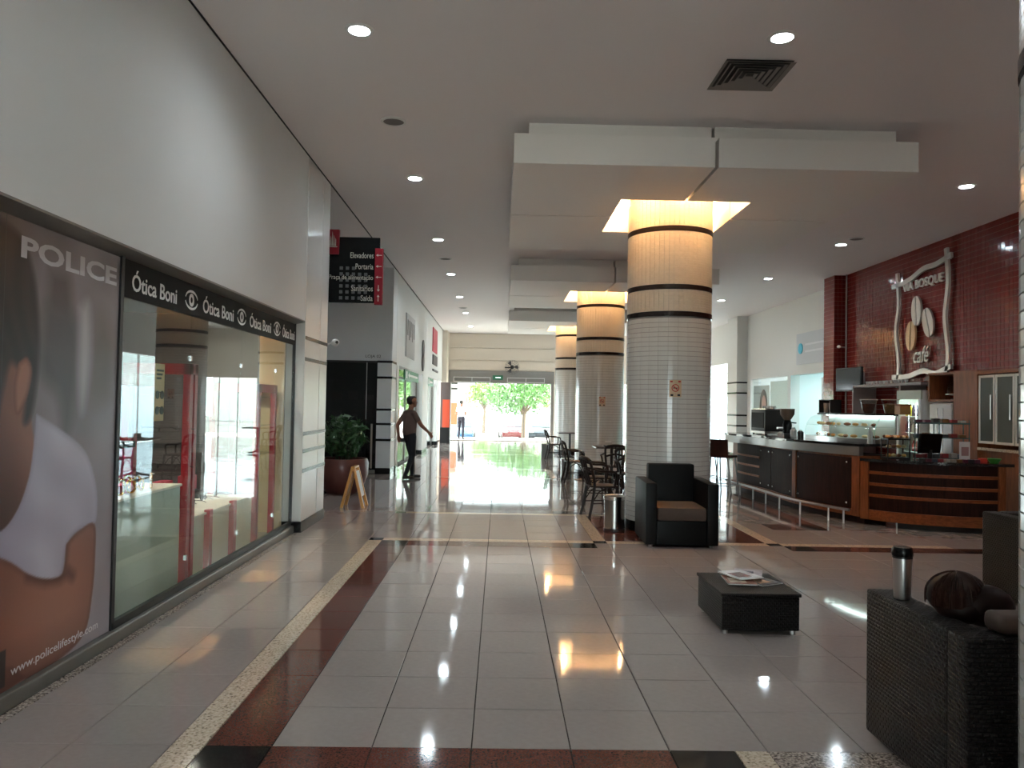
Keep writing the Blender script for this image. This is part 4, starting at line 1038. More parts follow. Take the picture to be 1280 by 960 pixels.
# ================================================================== PEOPLE
def capsule(mb, p0, r0, p1, r1, sq=None, n=14):
    """tapered limb; sq=(side vector, factor) flattens the section along that vector"""
    p0, p1 = Vector(p0), Vector(p1); t = (p1 - p0); L = t.length; t.normalize(); a = t.orthogonal().normalized(); b = t.cross(a); pts = []
    prof = [(-r0 * math.cos(q), r0 * math.sin(q)) for q in (0.05, .5, 1.0)] + [(L * k / 5, r0 + (r1 - r0) * k / 5) for k in range(6)] + [(L + r1 * math.cos(q), r1 * math.sin(q)) for q in (1.0, .5, .05)]
    for d, rr in prof:
        for k in range(n):
            an = 2 * math.pi * k / n; o = (a * math.cos(an) + b * math.sin(an)) * rr
            if sq: s = Vector(sq[0]).normalized(); o = o + s * (o.dot(s) * (sq[1] - 1))
            pts.append(p0 + t * d + o)
    m = len(prof); fs = [(i * n + k, i * n + (k + 1) % n, (i + 1) * n + (k + 1) % n, (i + 1) * n + k) for i in range(m - 1) for k in range(n)]
    fs += [tuple(range(n))[::-1], tuple(range((m - 1) * n, m * n))]
    mb.add(pts, fs)
def figure(root, segs, mats, vox=.009, name='body'):
    """segs: (tag, p0, r0, p1, r1, squash) limbs fused into one continuous skin"""
    mb = MB()
    for s in segs: capsule(mb, s[1], s[2], s[3], s[4], s[5] if len(s) > 5 else None)
    me = bpy.data.meshes.new('fig'); me.from_pydata(mb.v, [], mb.f)
    o = bpy.data.objects.new('fig', me); COL.objects.link(o)
    rm = o.modifiers.new('r', 'REMESH'); rm.mode = 'VOXEL'; rm.voxel_size = vox
    sm = o.modifiers.new('s', 'SMOOTH'); sm.factor = .5; sm.iterations = 4
    dg = bpy.context.evaluated_depsgraph_get(); me2 = bpy.data.meshes.new_from_object(o.evaluated_get(dg)); bpy.data.objects.remove(o); bpy.data.meshes.remove(me)
    me2.name = name; me2.materials.clear(); tags = list(mats)
    for t in tags: me2.materials.append(mats[t])
    S = [(tags.index(s[0]), Vector(s[1]), s[2], Vector(s[3]), s[4]) for s in segs]
    for p in me2.polygons:
        c = p.center; best = 9; bi = 0
        for ti, a, r0, b, r1 in S:
            d = b - a; t = max(0, min(1, (c - a).dot(d) / (d.length_squared + 1e-9))); q = (c - a - d * t).length - (r0 + (r1 - r0) * t)
            if q < best: best, bi = q, ti
        p.material_index = bi; p.use_smooth = True
    b = bpy.data.objects.new(name, me2); COL.objects.link(b); b.parent = root
    return b
def hand(tg, wrist, dirv, palm_n, side, k=1.0, curl=.5):
    """palm and five bent fingers; side = towards the thumb"""
    w_, d, n, s = Vector(wrist), Vector(dirv).normalized(), Vector(palm_n).normalized(), Vector(side).normalized(); out = []
    pc = w_ + d * .05 * k
    for q in (-.026, -.009, .009, .026): out.append((tg, w_ + s * q * .7 * k, .016 * k, w_ + d * .085 * k + s * q * k, .012 * k))
    for q, L in ((.030, .068), (.010, .078), (-.010, .072), (-.029, .056)):
        a = w_ + d * .088 * k + s * q * k; b = a + (d + n * curl * .6).normalized() * L * .5 * k; c = b + (d + n * curl * 1.8).normalized() * L * .5 * k
        out += [(tg, a, .0095 * k, b, .0088 * k), (tg, b, .0088 * k, c, .0075 * k)]
    a = w_ + d * .03 * k + s * .026 * k; b = a + (s * .8 + d * .7 + n * .3).normalized() * .04 * k; c = b + (d + n * .5 + s * .2).normalized() * .03 * k
    out += [(tg, a, .013 * k, b, .010 * k), (tg, b, .010 * k, c, .0085 * k)]
    return out
def head(hc, fwd, upv, k=1.0, hair='short'):
    c, f, u = Vector(hc), Vector(fwd).normalized(), Vector(upv).normalized(); s = f.cross(u); out = []
    P = lambda a, b, e: c + f * a * k + s * b * k + u * e * k
    out += [('skin', P(-.02, 0, .02), .082 * k, P(.02, 0, .03), .078 * k), ('skin', P(.035, 0, -.02), .062 * k, P(.045, 0, -.075), .045 * k)]
    out += [('skin', P(.098, 0, .0), .010 * k, P(.108, 0, -.022), .014 * k), ('skin', P(.075, .028, .028), .018 * k, P(.075, -.028, .028), .018 * k)]
    for q in (-1, 1): out += [('skin', P(-.012, q * .078, .012), .014 * k, P(-.016, q * .084, -.03), .010 * k)]
    out += [('lip', P(.086, .018, -.055), .009 * k, P(.086, -.018, -.055), .009 * k)]
    if hair == 'short': out += [('hair', P(-.045, 0, .045), .080 * k, P(.03, 0, .068), .058 * k), ('hair', P(-.06, .03, .0), .055 * k, P(-.06, -.03, .0), .055 * k)]
    return out
M_skin = mat('brown_skin', srgb(140, 92, 70), .5); M_hair = mat('dark_hair', srgb(22, 16, 14), .5); M_lip = mat('lip', srgb(130, 76, 66), .5)
M_shoe = mat('dark_shoe', srgb(22, 20, 20), .5)
def eyes(root, hc, fwd, upv, k=1.0):
    c, f, u = Vector(hc), Vector(fwd).normalized(), Vector(upv).normalized(); s = f.cross(u)
    for q in (-1, 1):
        MB().ell(c + f * .078 * k + s * .032 * q * k + u * .008 * k, (.013 * k, .013 * k, .009 * k), 10, 7).build('eye', mat('eye_dark', srgb(30, 24, 22), .2), root, smooth=True, local=True)
def walking_man():
    r = thing('person', (-1.86, 16.2, 0), 'man in a brown T-shirt and dark trousers walking past the white pillar', 'person')
    f = Vector((.85, .527, 0)); s = Vector((.527, -.85, 0)); U = Vector((0, 0, 1))
    V = lambda a, b, z: f * a + s * b + U * z
    segs = []
    pel = V(0, 0, .93); sq = (f, .68)
    segs += [('trousers', V(0, .075, .90), .115, V(0, -.075, .90), .115, (f, .85)), ('shirt', V(-.005, .04, 1.0), .125, V(-.01, -.04, 1.0), .125, (f, .8))]
    segs += [('shirt', V(-.015, .05, .98), .128, V(.01, .07, 1.30), .13, (f, .92)), ('shirt', V(-.015, -.05, .98), .128, V(.01, -.07, 1.30), .13, (f, .92)), ('shirt', V(-.005, .13, 1.37), .07, V(-.005, -.13, 1.37), .07)]
    segs += [('skin', V(.0, 0, 1.40), .058, V(.025, 0, 1.53), .054)]
    hc = V(.04, 0, 1.605); segs += head(hc, f * 1 + s * .05, U, 1.0)
    # near arm reaching forward, far arm back
    shR, elR, wrR = V(.0, .19, 1.36), V(.14, .25, 1.12), V(.33, .22, .97)
    segs += [('shirt', shR, .062, shR * .45 + elR * .55, .052), ('skin', shR * .45 + elR * .55, .047, elR, .042), ('skin', elR, .042, wrR, .028)]
    segs += hand('skin', wrR, V(.55, -.02, -.7), -s, V(.6, 0, .6), 1.0, .5)
    shL, elL, wrL = V(-.02, -.19, 1.36), V(-.17, -.24, 1.12), V(-.16, -.2, .90)
    segs += [('shirt', shL, .062, shL * .45 + elL * .55, .052), ('skin', shL * .45 + elL * .55, .047, elL, .042), ('skin', elL, .042, wrL, .028)]
    segs += hand('skin', wrL, V(.0, 0, -1), s, V(1, 0, 0), 1.0, .6)
    # legs
    for hip, knee, ank, toe in ((V(0, .095, .88), V(.02, .10, .49), V(-.13, .10, .09), V(.03, .11, .035)), (V(0, -.095, .88), V(.10, -.10, .48), V(.12, -.10, .09), V(.29, -.11, .035))):
        segs += [('trousers', hip, .098, knee, .062), ('trousers', knee, .062, ank, .044), ('shoe', ank + Vector((0, 0, -.045)) - f * .03, .04, toe, .033), ('shoe', ank, .043, ank + Vector((0, 0, -.03)), .042)]
    figure(r, segs, {'skin': M_skin, 'hair': M_hair, 'lip': M_lip, 'shirt': mat('brown_shirt', srgb(104, 82, 74), .8), 'trousers': mat('dark_denim', srgb(26, 27, 34), .8), 'shoe': M_shoe}, .009)
    eyes(r, hc, f, U)
    p = thing('wallet', (-2.06, 16.15, .78), 'small black wallet held in the hand of the walking man', 'wallet')
    MB().cbox((-2.035, 16.37, .80), (.11, .03, .09), rz=.28).build('cover', M_black, p, bevel=.006); MB().cbox((-2.035, 16.386, .80), (.10, .006, .084), rz=.28).build('notes', mat('paper_edge', srgb(200, 196, 186), .7), p)
walking_man()
def guard():
    r = thing('person', (-1.68, 34.2, 0), 'person in a white shirt and dark trousers standing outside the glass doors', 'person')
    f = Vector((.5, .86, 0)); s = Vector((.86, -.5, 0)); U = Vector((0, 0, 1)); V = lambda a, b, z: f * a + s * b + U * z
    segs = [('trousers', V(0, .07, .92), .115, V(0, -.07, .92), .115, (f, .8)), ('shirt', V(0, .05, 1.05), .11, V(0, .06, 1.32), .115, (f, .8)), ('shirt', V(0, -.05, 1.05), .11, V(0, -.06, 1.32), .115, (f, .8)), ('shirt', V(0, .13, 1.38), .068, V(0, -.13, 1.38), .068), ('skin', V(0, 0, 1.42), .055, V(.01, 0, 1.53), .052)]
    hc = V(.02, 0, 1.61); segs += head(hc, f, U)
    for q in (-1, 1):
        a, b, c = V(0, q * .19, 1.37), V(-.03, q * .25, 1.1), V(.16, q * .10, 1.08)
        segs += [('shirt', a, .06, a * .5 + b * .5, .052), ('skin', a * .5 + b * .5, .046, b, .04), ('skin', b, .04, c, .028)] + hand('skin', c, V(.3, -q, 0), f, V(.3, 0, 1), 1, .6)
        h, k, n = V(0, q * .09, .9), V(.01, q * .10, .49), V(-.01, q * .11, .09)
        segs += [('trousers', h, .096, k, .062), ('trousers', k, .062, n, .046), ('shoe', n + Vector((0, 0, -.045)), .042, n + f * .15 + Vector((0, 0, -.055)), .034)]
    figure(r, segs, {'skin': M_skin, 'hair': M_hair, 'lip': M_lip, 'shirt': mat('pale_shirt', srgb(216, 212, 214), .8), 'trousers': mat('navy_trousers', srgb(40, 36, 52), .8), 'shoe': M_shoe}, .010)
    eyes(r, hc, f, U)
guard()

# ================================================================== OUTDOORS
def build_outdoors():
    g = MB(); g.box(-40, 40, 33.3, 36.6, -.15, -.01); g.box(-40, XW - .33, 20.6, 33.3, -.15, -.012)
    struct(g.build('ground_terrace', M_concrete, None))
    s = MB(); s.add([(-60, 36.6, -.05), (60, 36.6, -.05), (60, 50, -1.1), (-60, 50, -1.1), (60, 120, -1.1), (-60, 120, -1.1)], [(0, 1, 2, 3), (3, 2, 4, 5)])
    struct(s.build('ground_street', M_asph, None))
    c = MB(); c.box(8.3, 40, 26, 33.3, -.15, -.012); struct(c.build('ground_side', M_concrete, None))
    ml = mat('sunlit_leaf', srgb(120, 150, 70), .5); ml2 = mat('sunlit_leaf_dark', srgb(84, 122, 60), .5); mbk = mat('bark', srgb(110, 92, 76), .9)
    def tree(x, y, z, h, rad, lab, n=1600, m=ml):
        t = thing('tree', (x, y, z), lab, 'tree', 'trees outside')
        tr = MB(); tr.tube([(0, 0, 0), (.05, 0, h * .4), (0, .05, h * .62)], [.16, .12, .08], 8)
        for k in range(6):
            a = k * 1.05; tr.tube([(.02, 0, h * .42), (rad * .35 * math.cos(a), rad * .35 * math.sin(a), h * .66), (rad * .7 * math.cos(a), rad * .7 * math.sin(a), h * .85)], [.07, .05, .02], 6)
        tr.build('trunk', mbk, t, smooth=True, local=True)
        lf = MB()
        for k in range(9):
            a = k * .7; q = .55 if k else 0
            leaves(lf, (rad * q * math.cos(a), rad * q * math.sin(a), h * .74 + random.uniform(-.16, .16) * h), (rad * .55, rad * .55, h * .2), n // 9, .16)
        tag(lf.build('crown', m, t, local=True), kind='stuff')
    tree(1.6, 52, -1.1, 4.7, 2.7, 'pale green roadside tree seen through the entrance doors', 2800, ml2)
    tree(4.9, 62, -1.1, 5.0, 2.6, 'distant roadside tree at the right of the entrance view')
    tree(-1.4, 70, -1.1, 5.0, 1.8, 'slim distant tree left of the entrance view')
    tree(-4.6, 34.5, -.02, 4.4, 1.5, 'bushy tree outside the left glazed opening', 2200, ml2)
    tree(-6.6, 43, -1.2, 5.4, 2.2, 'larger tree farther outside the left openings', 2200, ml)
    tree(-3.9, 40, -1.0, 4.2, 1.3, 'small tree outside the second glazed opening', 1400, ml)
    def car(x, y, z, rz, col, lab):
        t = thing('car', (x, y, z), lab, 'car', 'parked cars')
        mc = mat('paint_%d_%d' % (int(x * 10), int(y)), col, .25, coat=.5)
        prof = [(-2.05, .28), (-2.1, .55), (-2.02, .82), (-1.5, .9), (-.9, 1.36), (.35, 1.42), (1.0, 1.0), (1.85, .86), (2.08, .62), (2.1, .3)]
        MB().prism(prof, -.84, .84, 'Y').build('body', mc, t, smooth=True, bevel=.07, segs=3, local=True)
        gl = MB()
        for s_ in (-1, 1): gl.prism([(-1.25, .95), (-.85, 1.3), (.3, 1.35), (.82, .98)], s_ * .845 - .006, s_ * .845 + .006, 'Y')
        gl.add([(.42, -.7, 1.39), (.42, .7, 1.39), (1.04, .72, 1.03), (1.04, -.72, 1.03)], [(3, 2, 1, 0)]); gl.add([(-.98, -.7, 1.33), (-.98, .7, 1.33), (-1.5, .72, .94), (-1.5, -.72, .94)], [(0, 1, 2, 3)])
        gl.build('windows', mat('car_glass', srgb(40, 46, 52), .05), t, local=True)
        for wx in (-1.3, 1.3):
            for s_ in (-1, 1):
                w_ = MB().lathe([(0, -.1), (.3, -.1), (.32, -.06), (.32, .06), (.3, .1), (0, .1)], (wx, s_ * .78, .32), 18, 'Y').build('wheel', M_black, t, smooth=True, local=True)
                MB().lathe([(0, .104 * s_), (.19, .104 * s_)], (wx, s_ * .78, .32), 14, 'Y').build('hubcap', M_steel, w_, local=True)
        for s_ in (-1, 1): MB().ell((2.04, s_ * .6, .68), (.06, .16, .07)).build('headlight', M_chrome, t, smooth=True, local=True)
        t.rotation_euler = (0, 0, rz)
    car(.9, 58, -1.1, -1.5, srgb(90, 6, 10), 'red car parked facing the entrance doors')
    car(3.2, 58, -1.1, -1.7, srgb(26, 32, 40), 'dark grey car parked beside the red car')
    car(6.2, 60, -1.1, -2.2, srgb(20, 28, 44), 'blue grey car at the right of the street view')
    car(-2.6, 55, -1.1, -1.57, srgb(40, 74, 100), 'blue car half hidden behind the person outside')
    b = MB(); b.box(-30, 30, 95, 96, -1.1, 6); tag(b.build('street_building', mat('pale_facade', srgb(222, 218, 210), .8), None), 'pale building across the street beyond the trees', 'building')
    bn = thing('banner_post', (-2.05, 35.6, 0), 'slim white post with orange and dark bands outside the doors', 'post')
    B('post', M_white, bn, -2.3, -1.95, 35.5, 35.7, -.01, 3.0); B('orange_band', MATS['orange_panel'], bn, -2.31, -1.94, 35.49, 35.71, .6, 1.6)
    for z in (2.2, 2.45): B('dark_band', M_black, bn, -2.31, -1.94, 35.49, 35.71, z, z + .1)
build_outdoors()

# ================================================================== SEATING
def armchair(loc, rz, label, mbody, mseat, w=.83, d=.84, harm=.73, hback=.90, uv=True):
    r = thing('armchair', loc, label, 'armchair', 'lounge armchairs')
    hw, hd, t = w / 2, d / 2, .13
    for s in (-1, 1): MB().box(min(s * hw, s * (hw - t)), max(s * hw, s * (hw - t)), -hd, hd, .03, harm).build('arm', mbody, r, bevel=.018, smooth=True, local=True, uv=uv)
    MB().box(-hw + t + .002, hw - t - .002, hd - .16, hd - .002, .03, hback).build('backrest', mbody, r, bevel=.025, smooth=True, local=True, uv=uv)
    MB().box(-hw + t + .002, hw - t - .002, -hd + .015, hd - .165, .03, .30).build('front_panel', mbody, r, bevel=.01, smooth=True, local=True, uv=uv)
    MB().box(-hw + t + .006, hw - t - .006, -hd + .005, hd - .17, .302, .455).build('seat_cushion', mseat, r, bevel=.03, smooth=True, local=True)
    for x in (-hw + .07, hw - .07):
        for y in (-hd + .07, hd - .07): MB().lathe([(.025, 0), (.025, .032)], (x, y, 0), 10).build('foot', M_steel, r, local=True)
    r.rotation_euler = (0, 0, rz); return r
armchair((2.105, 9.2, 0), -.03, 'black leather armchair facing the camera in front of the tiled column', M_leather, M_cush)
armchair((4.69, 6.38, 0), .0, 'dark wicker armchair partly hidden behind the near column at the right', M_wick, M_cush, hback=.735)

def coffee_table():
    r = thing('coffee_table', (1.87, 5.81, 0), 'low dark wicker coffee table with magazines on it', 'table')
    MB().box(-.275, .275, -.335, .335, .03, .27).build('body', M_wick, r, bevel=.012, local=True, uv=True)
    MB().box(-.285, .285, -.345, .345, .27, .292).build('top', M_wick, r, bevel=.006, local=True, uv=True)
    for x in (-.24, .24):
        for y in (-.29, .29): MB().lathe([(.02, 0), (.02, .032)], (x, y, 0), 8).build('foot', M_steel, r, local=True)
    r.rotation_euler = (0, 0, .0)
    cov = [(srgb(206, 204, 206), srgb(120, 60, 60), 'white magazine with a red print on top of the coffee table pile'), (srgb(168, 160, 166), srgb(70, 70, 90), 'grey magazine fanned out on the coffee table'),
           (srgb(140, 96, 80), srgb(210, 190, 170), 'brown toned magazine at the front of the coffee table pile'), (srgb(60, 52, 54), srgb(190, 150, 120), 'dark magazine lying lowest in the coffee table pile')]
    for k, (x, y, a, z) in enumerate(((1.86, 5.92, .35, .3225), (1.95, 6.02, -.35, .3125), (1.82, 5.82, -.1, .3025), (1.98, 5.86, .5, .2925))):
        m = thing('magazine', (x, y, z), cov[k][2], 'magazine', 'magazines on the coffee table')
        MB().box(-.105, .105, -.14, .14, .0005, .008).build('pages', mat('magazine_paper', srgb(214, 210, 204), .6), m, local=True)
        c = MB().box(-.106, .106, -.141, .141, .008, .0095).build('cover', mat('cover%d' % k, cov[k][0], .25, noise=.25, nscale=14), m, local=True)
        MB().box(-.08, .04, -.09, .06, .0095, .0097).build('cover_print', mat('coverp%d' % k, cov[k][1], .25, noise=.4, nscale=20), c, local=True)
        m.rotation_euler = (0, 0, a)
coffee_table()

def near_sofa():
    r = thing('wicker_sofa', (2.55, 3.42, 0), 'dark woven wicker sofa in the near right corner, seen from behind', 'sofa')
    x0, x1, y0, y1, h, t = 1.83, 3.35, 3.0, 3.83, .72, .14
    for a in (x0, x1 - t): MB().box(a, a + t, y0 + t, y1, .03, h).build('arm', M_wick, r, bevel=.014, smooth=True, uv=True)
    MB().box(x0, x1, y0, y0 + t - .002, .03, h).build('backrest', M_wick, r, bevel=.014, smooth=True, uv=True)
    B('base', M_wick, r, x0 + t + .002, x1 - t - .002, y0 + t + .002, y1 - .02, .03, .28, bevel=.01, uv=True)
    for a, b in ((x0 + t + .006, (x0 + x1) / 2 - .003), ((x0 + x1) / 2 + .003, x1 - t - .006)): B('seat_cushion', M_cush, r, a, b, y0 + t + .01, y1 - .01, .282, .40, bevel=.03, smooth=True)
    for x in (x0 + .06, x1 - .06):
        for y in (y0 + .06, y1 - .06): MB().lathe([(.02, 0), (.02, .035)], (x, y, 0), 8).build('foot', M_steel, r)
    # cushion leaning on the back
    c = thing('cushion', (2.16, 3.17, .70), 'brown scatter cushion on the backrest of the near sofa', 'cushion')
    MB().box(1.985, 2.37, 3.03, 3.16, .722, .80, rx=.0).build('pad', mat('cushion_brown', srgb(70, 56, 48), .6, noise=.08, nscale=40), c, bevel=.032, segs=3, smooth=True)
    MB().tube([(1.985, 3.095, .76), (2.37, 3.095, .76)], .004, 6).build('seam', M_cush, c)
    # steel tumbler on the arm
    m = thing('travel_tumbler', (1.90, 3.62, h), 'steel travel tumbler with a black lid on the arm of the near sofa', 'tumbler')
    MB().lathe([(0, h + .001), (.034, h + .001), (.037, h + .01), (.043, h + .205), (.0, h + .205)], (1.90, 3.62, 0), 28).build('cup', M_steel, m, smooth=True)
    MB().lathe([(.044, h + .2), (.047, h + .205), (.046, h + .23), (.040, h + .243), (0, h + .24)], (1.90, 3.62, 0), 28).build('lid', M_blackg, m, smooth=True)
    MB().lathe([(.0432, h + .192), (.0446, h + .192), (.0446, h + .2), (.0432, h + .2)], (1.90, 3.62, 0), 28).build('seal', M_black, m, smooth=True)
near_sofa()
def resting_person():
    r = thing('person', (2.45, 3.48, .40), 'dark haired person in dark clothes lying on the near sofa, head on its arm', 'person')
    V = lambda x, y, z: Vector((x - 2.45, y - 3.48, z - .40))
    f = Vector((.35, .88, .30)); u = Vector((-.70, .05, .70))
    segs = [('cloth', V(2.32, 3.38, .60), .12, V(2.32, 3.56, .58), .12, (Vector((0, 0, 1)), .8)), ('cloth', V(2.45, 3.40, .57), .115, V(2.7, 3.42, .52), .115), ('cloth', V(2.45, 3.52, .57), .115, V(2.7, 3.5, .52), .115),
            ('cloth', V(2.85, 3.41, .52), .115, V(2.85, 3.53, .52), .115), ('skin', V(2.26, 3.45, .66), .055, V(2.14, 3.42, .74), .052)]
    hc = V(2.05, 3.41, .79); segs += head(hc, f, u, 1.0, hair='none')
    for y, q in ((3.33, -1), (3.62, 1)):
        a, b, c = V(2.35, y, .62), V(2.58, y + q * .03, .52), V(2.74, 3.46 + q * .06, .66)
        segs += [('cloth', a, .06, b, .046), ('cloth', b, .045, c, .034)] + hand('skin', c, Vector((.7, -q * .5, .1)), Vector((0, 0, -1)), Vector((0, -q, .3)), .95, .3)
    for y, kz in ((3.40, .74), (3.56, .68)):
        segs += [('trousers', V(2.88, y, .52), .092, V(3.02, y, kz), .062), ('trousers', V(3.02, y, kz), .06, V(3.13, y, .46), .044), ('shoe', V(3.13, y, .44), .04, V(3.14, y + .14, .435), .034)]
    figure(r, segs, {'skin': mat('light_skin', srgb(196, 148, 124), .5), 'lip': M_lip, 'cloth': mat('dark_top', srgb(34, 30, 32), .8), 'trousers': mat('grey_jeans', srgb(44, 44, 52), .8), 'shoe': M_shoe}, .010)
    # hair: strands over the crown, falling over the sofa arm
    hb = MB(); c = Vector(V(2.025, 3.375, .805)); random.seed(3)
    hb.ell(c + Vector((-.02, -.01, .0)), (.125, .105, .098), 18, 12)
    hb.ell(c + Vector((.07, -.06, -.035)), (.125, .085, .09), 16, 10); hb.ell(c + Vector((.0, -.03, -.05)), (.12, .10, .07), 16, 10)
    cap = hb.build('hair', mat('long_hair', srgb(28, 15, 11), .45, spec=.2), r, smooth=True, local=True)
    st = MB()
    for k in range(900):
        a = random.uniform(-2.9, 2.9); p = []
        b0 = random.uniform(.05, 1.5)
        for q in range(7):
            e = b0 + (1.75 - b0) * q / 6 * random.uniform(.97, 1.0)
            p.append(c + Vector((-.02 + .128 * math.sin(e) * math.cos(a) - (.0), -.01 + .108 * math.sin(e) * math.sin(a), .101 * math.cos(e) - .004 * q)))
        st.tube(p, .0019, 3)
    st.build('hair_strands', mat('hair_sheen', srgb(46, 25, 17), .35, spec=.3), cap, local=True)
    eyes(r, hc, f, u)
resting_person()

# bentwood cafe chair, front towards +X
def chair_proto():
    r = thing('bentwood_chair', (0, 0, 0), 'x', 'chair', 'bentwood cafe chairs')
    m = M_chair
    MB().prism([(v.x, v.y) for v in catmull([(.2, -.17), (.22, 0), (.2, .17), (.08, .205), (-.12, .19), (-.2, .12), (-.21, 0), (-.2, -.12), (-.12, -.19), (.08, -.205), (.2, -.17)], 4)[:-1]], .425, .45).build('seat', m, r, bevel=.006, local=True)
    MB().lathe([(0, .462), (.15, .46), (.17, .451)], (0, 0, 0), 18).build('seat_pad', mat('chair_pad', srgb(84, 64, 54), .6), r, smooth=True, local=True)
    for y in (-.16, .16):
        MB().tube([(.21, y * 1.15, 0), (.18, y, .43)], [.017, .022], 8).build('leg', m, r, smooth=True, local=True)
        MB().tube(catmull([(-.25, y * 1.12, 0), (-.20, y, .22), (-.17, y, .45), (-.21, y * 1.15, .65), (-.255, y * 1.2, .80)], 4), .021, 8).build('leg', m, r, smooth=True, local=True)
        MB().tube(catmull([(-.235, y * 1.2, .70), (-.1, y * 1.55, .665), (.08, y * 1.5, .655), (.14, y * 1.3, .6), (.13, y * 1.15, .45)], 5), .018, 8).build('arm', m, r, smooth=True, local=True)
        MB().tube([(.185, y, .22), (.1, y * .95, .36), (0, y * .9, .41), (-.1, y * .95, .36), (-.195, y, .22)], .009, 6).build('under_arch', m, r, smooth=True, local=True)
    MB().tube(catmull([(-.255, -.192, .80), (-.285, -.13, .835), (-.3, 0, .845), (-.285, .13, .835), (-.255, .192, .80)], 5), .028, 8).build('top_rail', m, r, smooth=True, local=True)
    MB().tube(catmull([(-.21, -.18, .64), (-.255, -.05, .68), (-.255, .05, .68), (-.21, .18, .64)], 5), .02, 8).build('mid_rail', m, r, smooth=True, local=True)
    for y in (-.07, 0, .07): MB().tube([(-.19, y * .8, .45), (-.25, y, .66), (-.295, y, .835)], .014, 6).build('spindle', m, r, smooth=True, local=True)
    MB().tube([(.2, -.17, .2), (-.2, -.17, .2)], .009, 6).build('stretcher', m, r, local=True); MB().tube([(.2, .17, .2), (-.2, .17, .2)], .009, 6).build('stretcher', m, r, local=True)
    return r
CP, CU = chair_proto(), []
place(CP, CU, (1.50, 11.25, 0), .25, 'dark bentwood chair behind the nearest steel bin')
place(CP, CU, (1.62, 12.55, 0), -.1, 'dark bentwood chair just behind the one by the bin')
place(CP, CU, (2.25, 13.3, 0), -1.5, 'dark bentwood chair mostly hidden by the big column')
place(CP, CU, (1.58, 16.0, 0), .1, 'dark bentwood chair standing before the second column')
place(CP, CU, (2.2, 14.85, 0), 1.57, 'dark bentwood chair at the near side of the square cafe table')
place(CP, CU, (1.62, 22.6, 0), .1, 'distant bentwood chair by the farthest column')
def table_proto():
    r = thing('cafe_table', (0, 0, 0), 'x', 'table', 'square cafe tables')
    MB().box(-.36, .36, -.36, .36, .745, .775).build('tabletop', M_dwood, r, bevel=.006, local=True)
    MB().tube([(0, 0, .03), (0, 0, .745)], .035, 12).build('pedestal', M_black, r, smooth=True, local=True)
    for k in range(4):
        a = math.pi / 4 + k * math.pi / 2
        MB().tube([(0, 0, .1), (.15 * math.cos(a), .15 * math.sin(a), .05), (.3 * math.cos(a), .3 * math.sin(a), .022)], [.025, .022, .018], 8).build('foot', M_black, r, smooth=True, local=True)
    return r
TP, TU = table_proto(), []
place(TP, TU, (2.28, 15.65, 0), 0, 'square dark cafe table with a white holder before the second column')
place(TP, TU, (2.62, 12.1, 0), 0, 'square dark cafe table hidden behind the big column')
place(TP, TU, (2.1, 23.0, 0), 0, 'distant square cafe table by the farthest column')
nh = thing('napkin_holder', (2.2, 15.6, .775), 'small holder with white napkins on the cafe table', 'napkin holder')
B('tray', M_black, nh, 2.1, 2.3, 15.52, 15.66, .776, .80); B('napkins', mat('napkin', srgb(225, 222, 218), .8), nh, 2.14, 2.26, 15.56, 15.62, .80, .88); B('clip', M_steel, nh, 2.13, 2.27, 15.545, 15.555, .80, .86)
def bin_(x, y, rr, h, label):
    r = thing('pedal_bin', (x, y, 0), label, 'bin', 'steel pedal bins')
    MB().lathe([(0, 0), (rr, 0), (rr, .025), (rr - .004, .025), (rr - .004, h - .06), (0, h - .06)], (0, 0, 0), 32).build('drum', mat('bin_steel', srgb(160, 158, 154), .22, 1.0), r, smooth=True, local=True)
    MB().lathe([(rr + .004, h - .075), (rr + .006, h - .03), (rr * .8, h - .012), (0, h)], (0, 0, 0), 32).build('lid', M_chrome, r, smooth=True, local=True)
    MB().lathe([(rr + .002, 0), (rr + .004, .02), (rr, .03)], (0, 0, 0), 32).build('base_ring', M_black, r, smooth=True, local=True)
    MB().cbox((0, -rr - .02, .02), (.05, .06, .012)).build('pedal', M_black, r, local=True)
bin_(1.50, 9.98, .135, .47, 'polished steel pedal bin standing beside the black armchair')
bin_(1.46, 16.75, .12, .46, 'steel pedal bin farther back, left of the second column')
tag(B('planter_box', mat('grey_planter', srgb(120, 118, 116), .6), None, 1.28, 1.62, 23.2, 23.55, 0, .42, bevel=.012), 'grey square planter box near the entrance doors', 'planter')

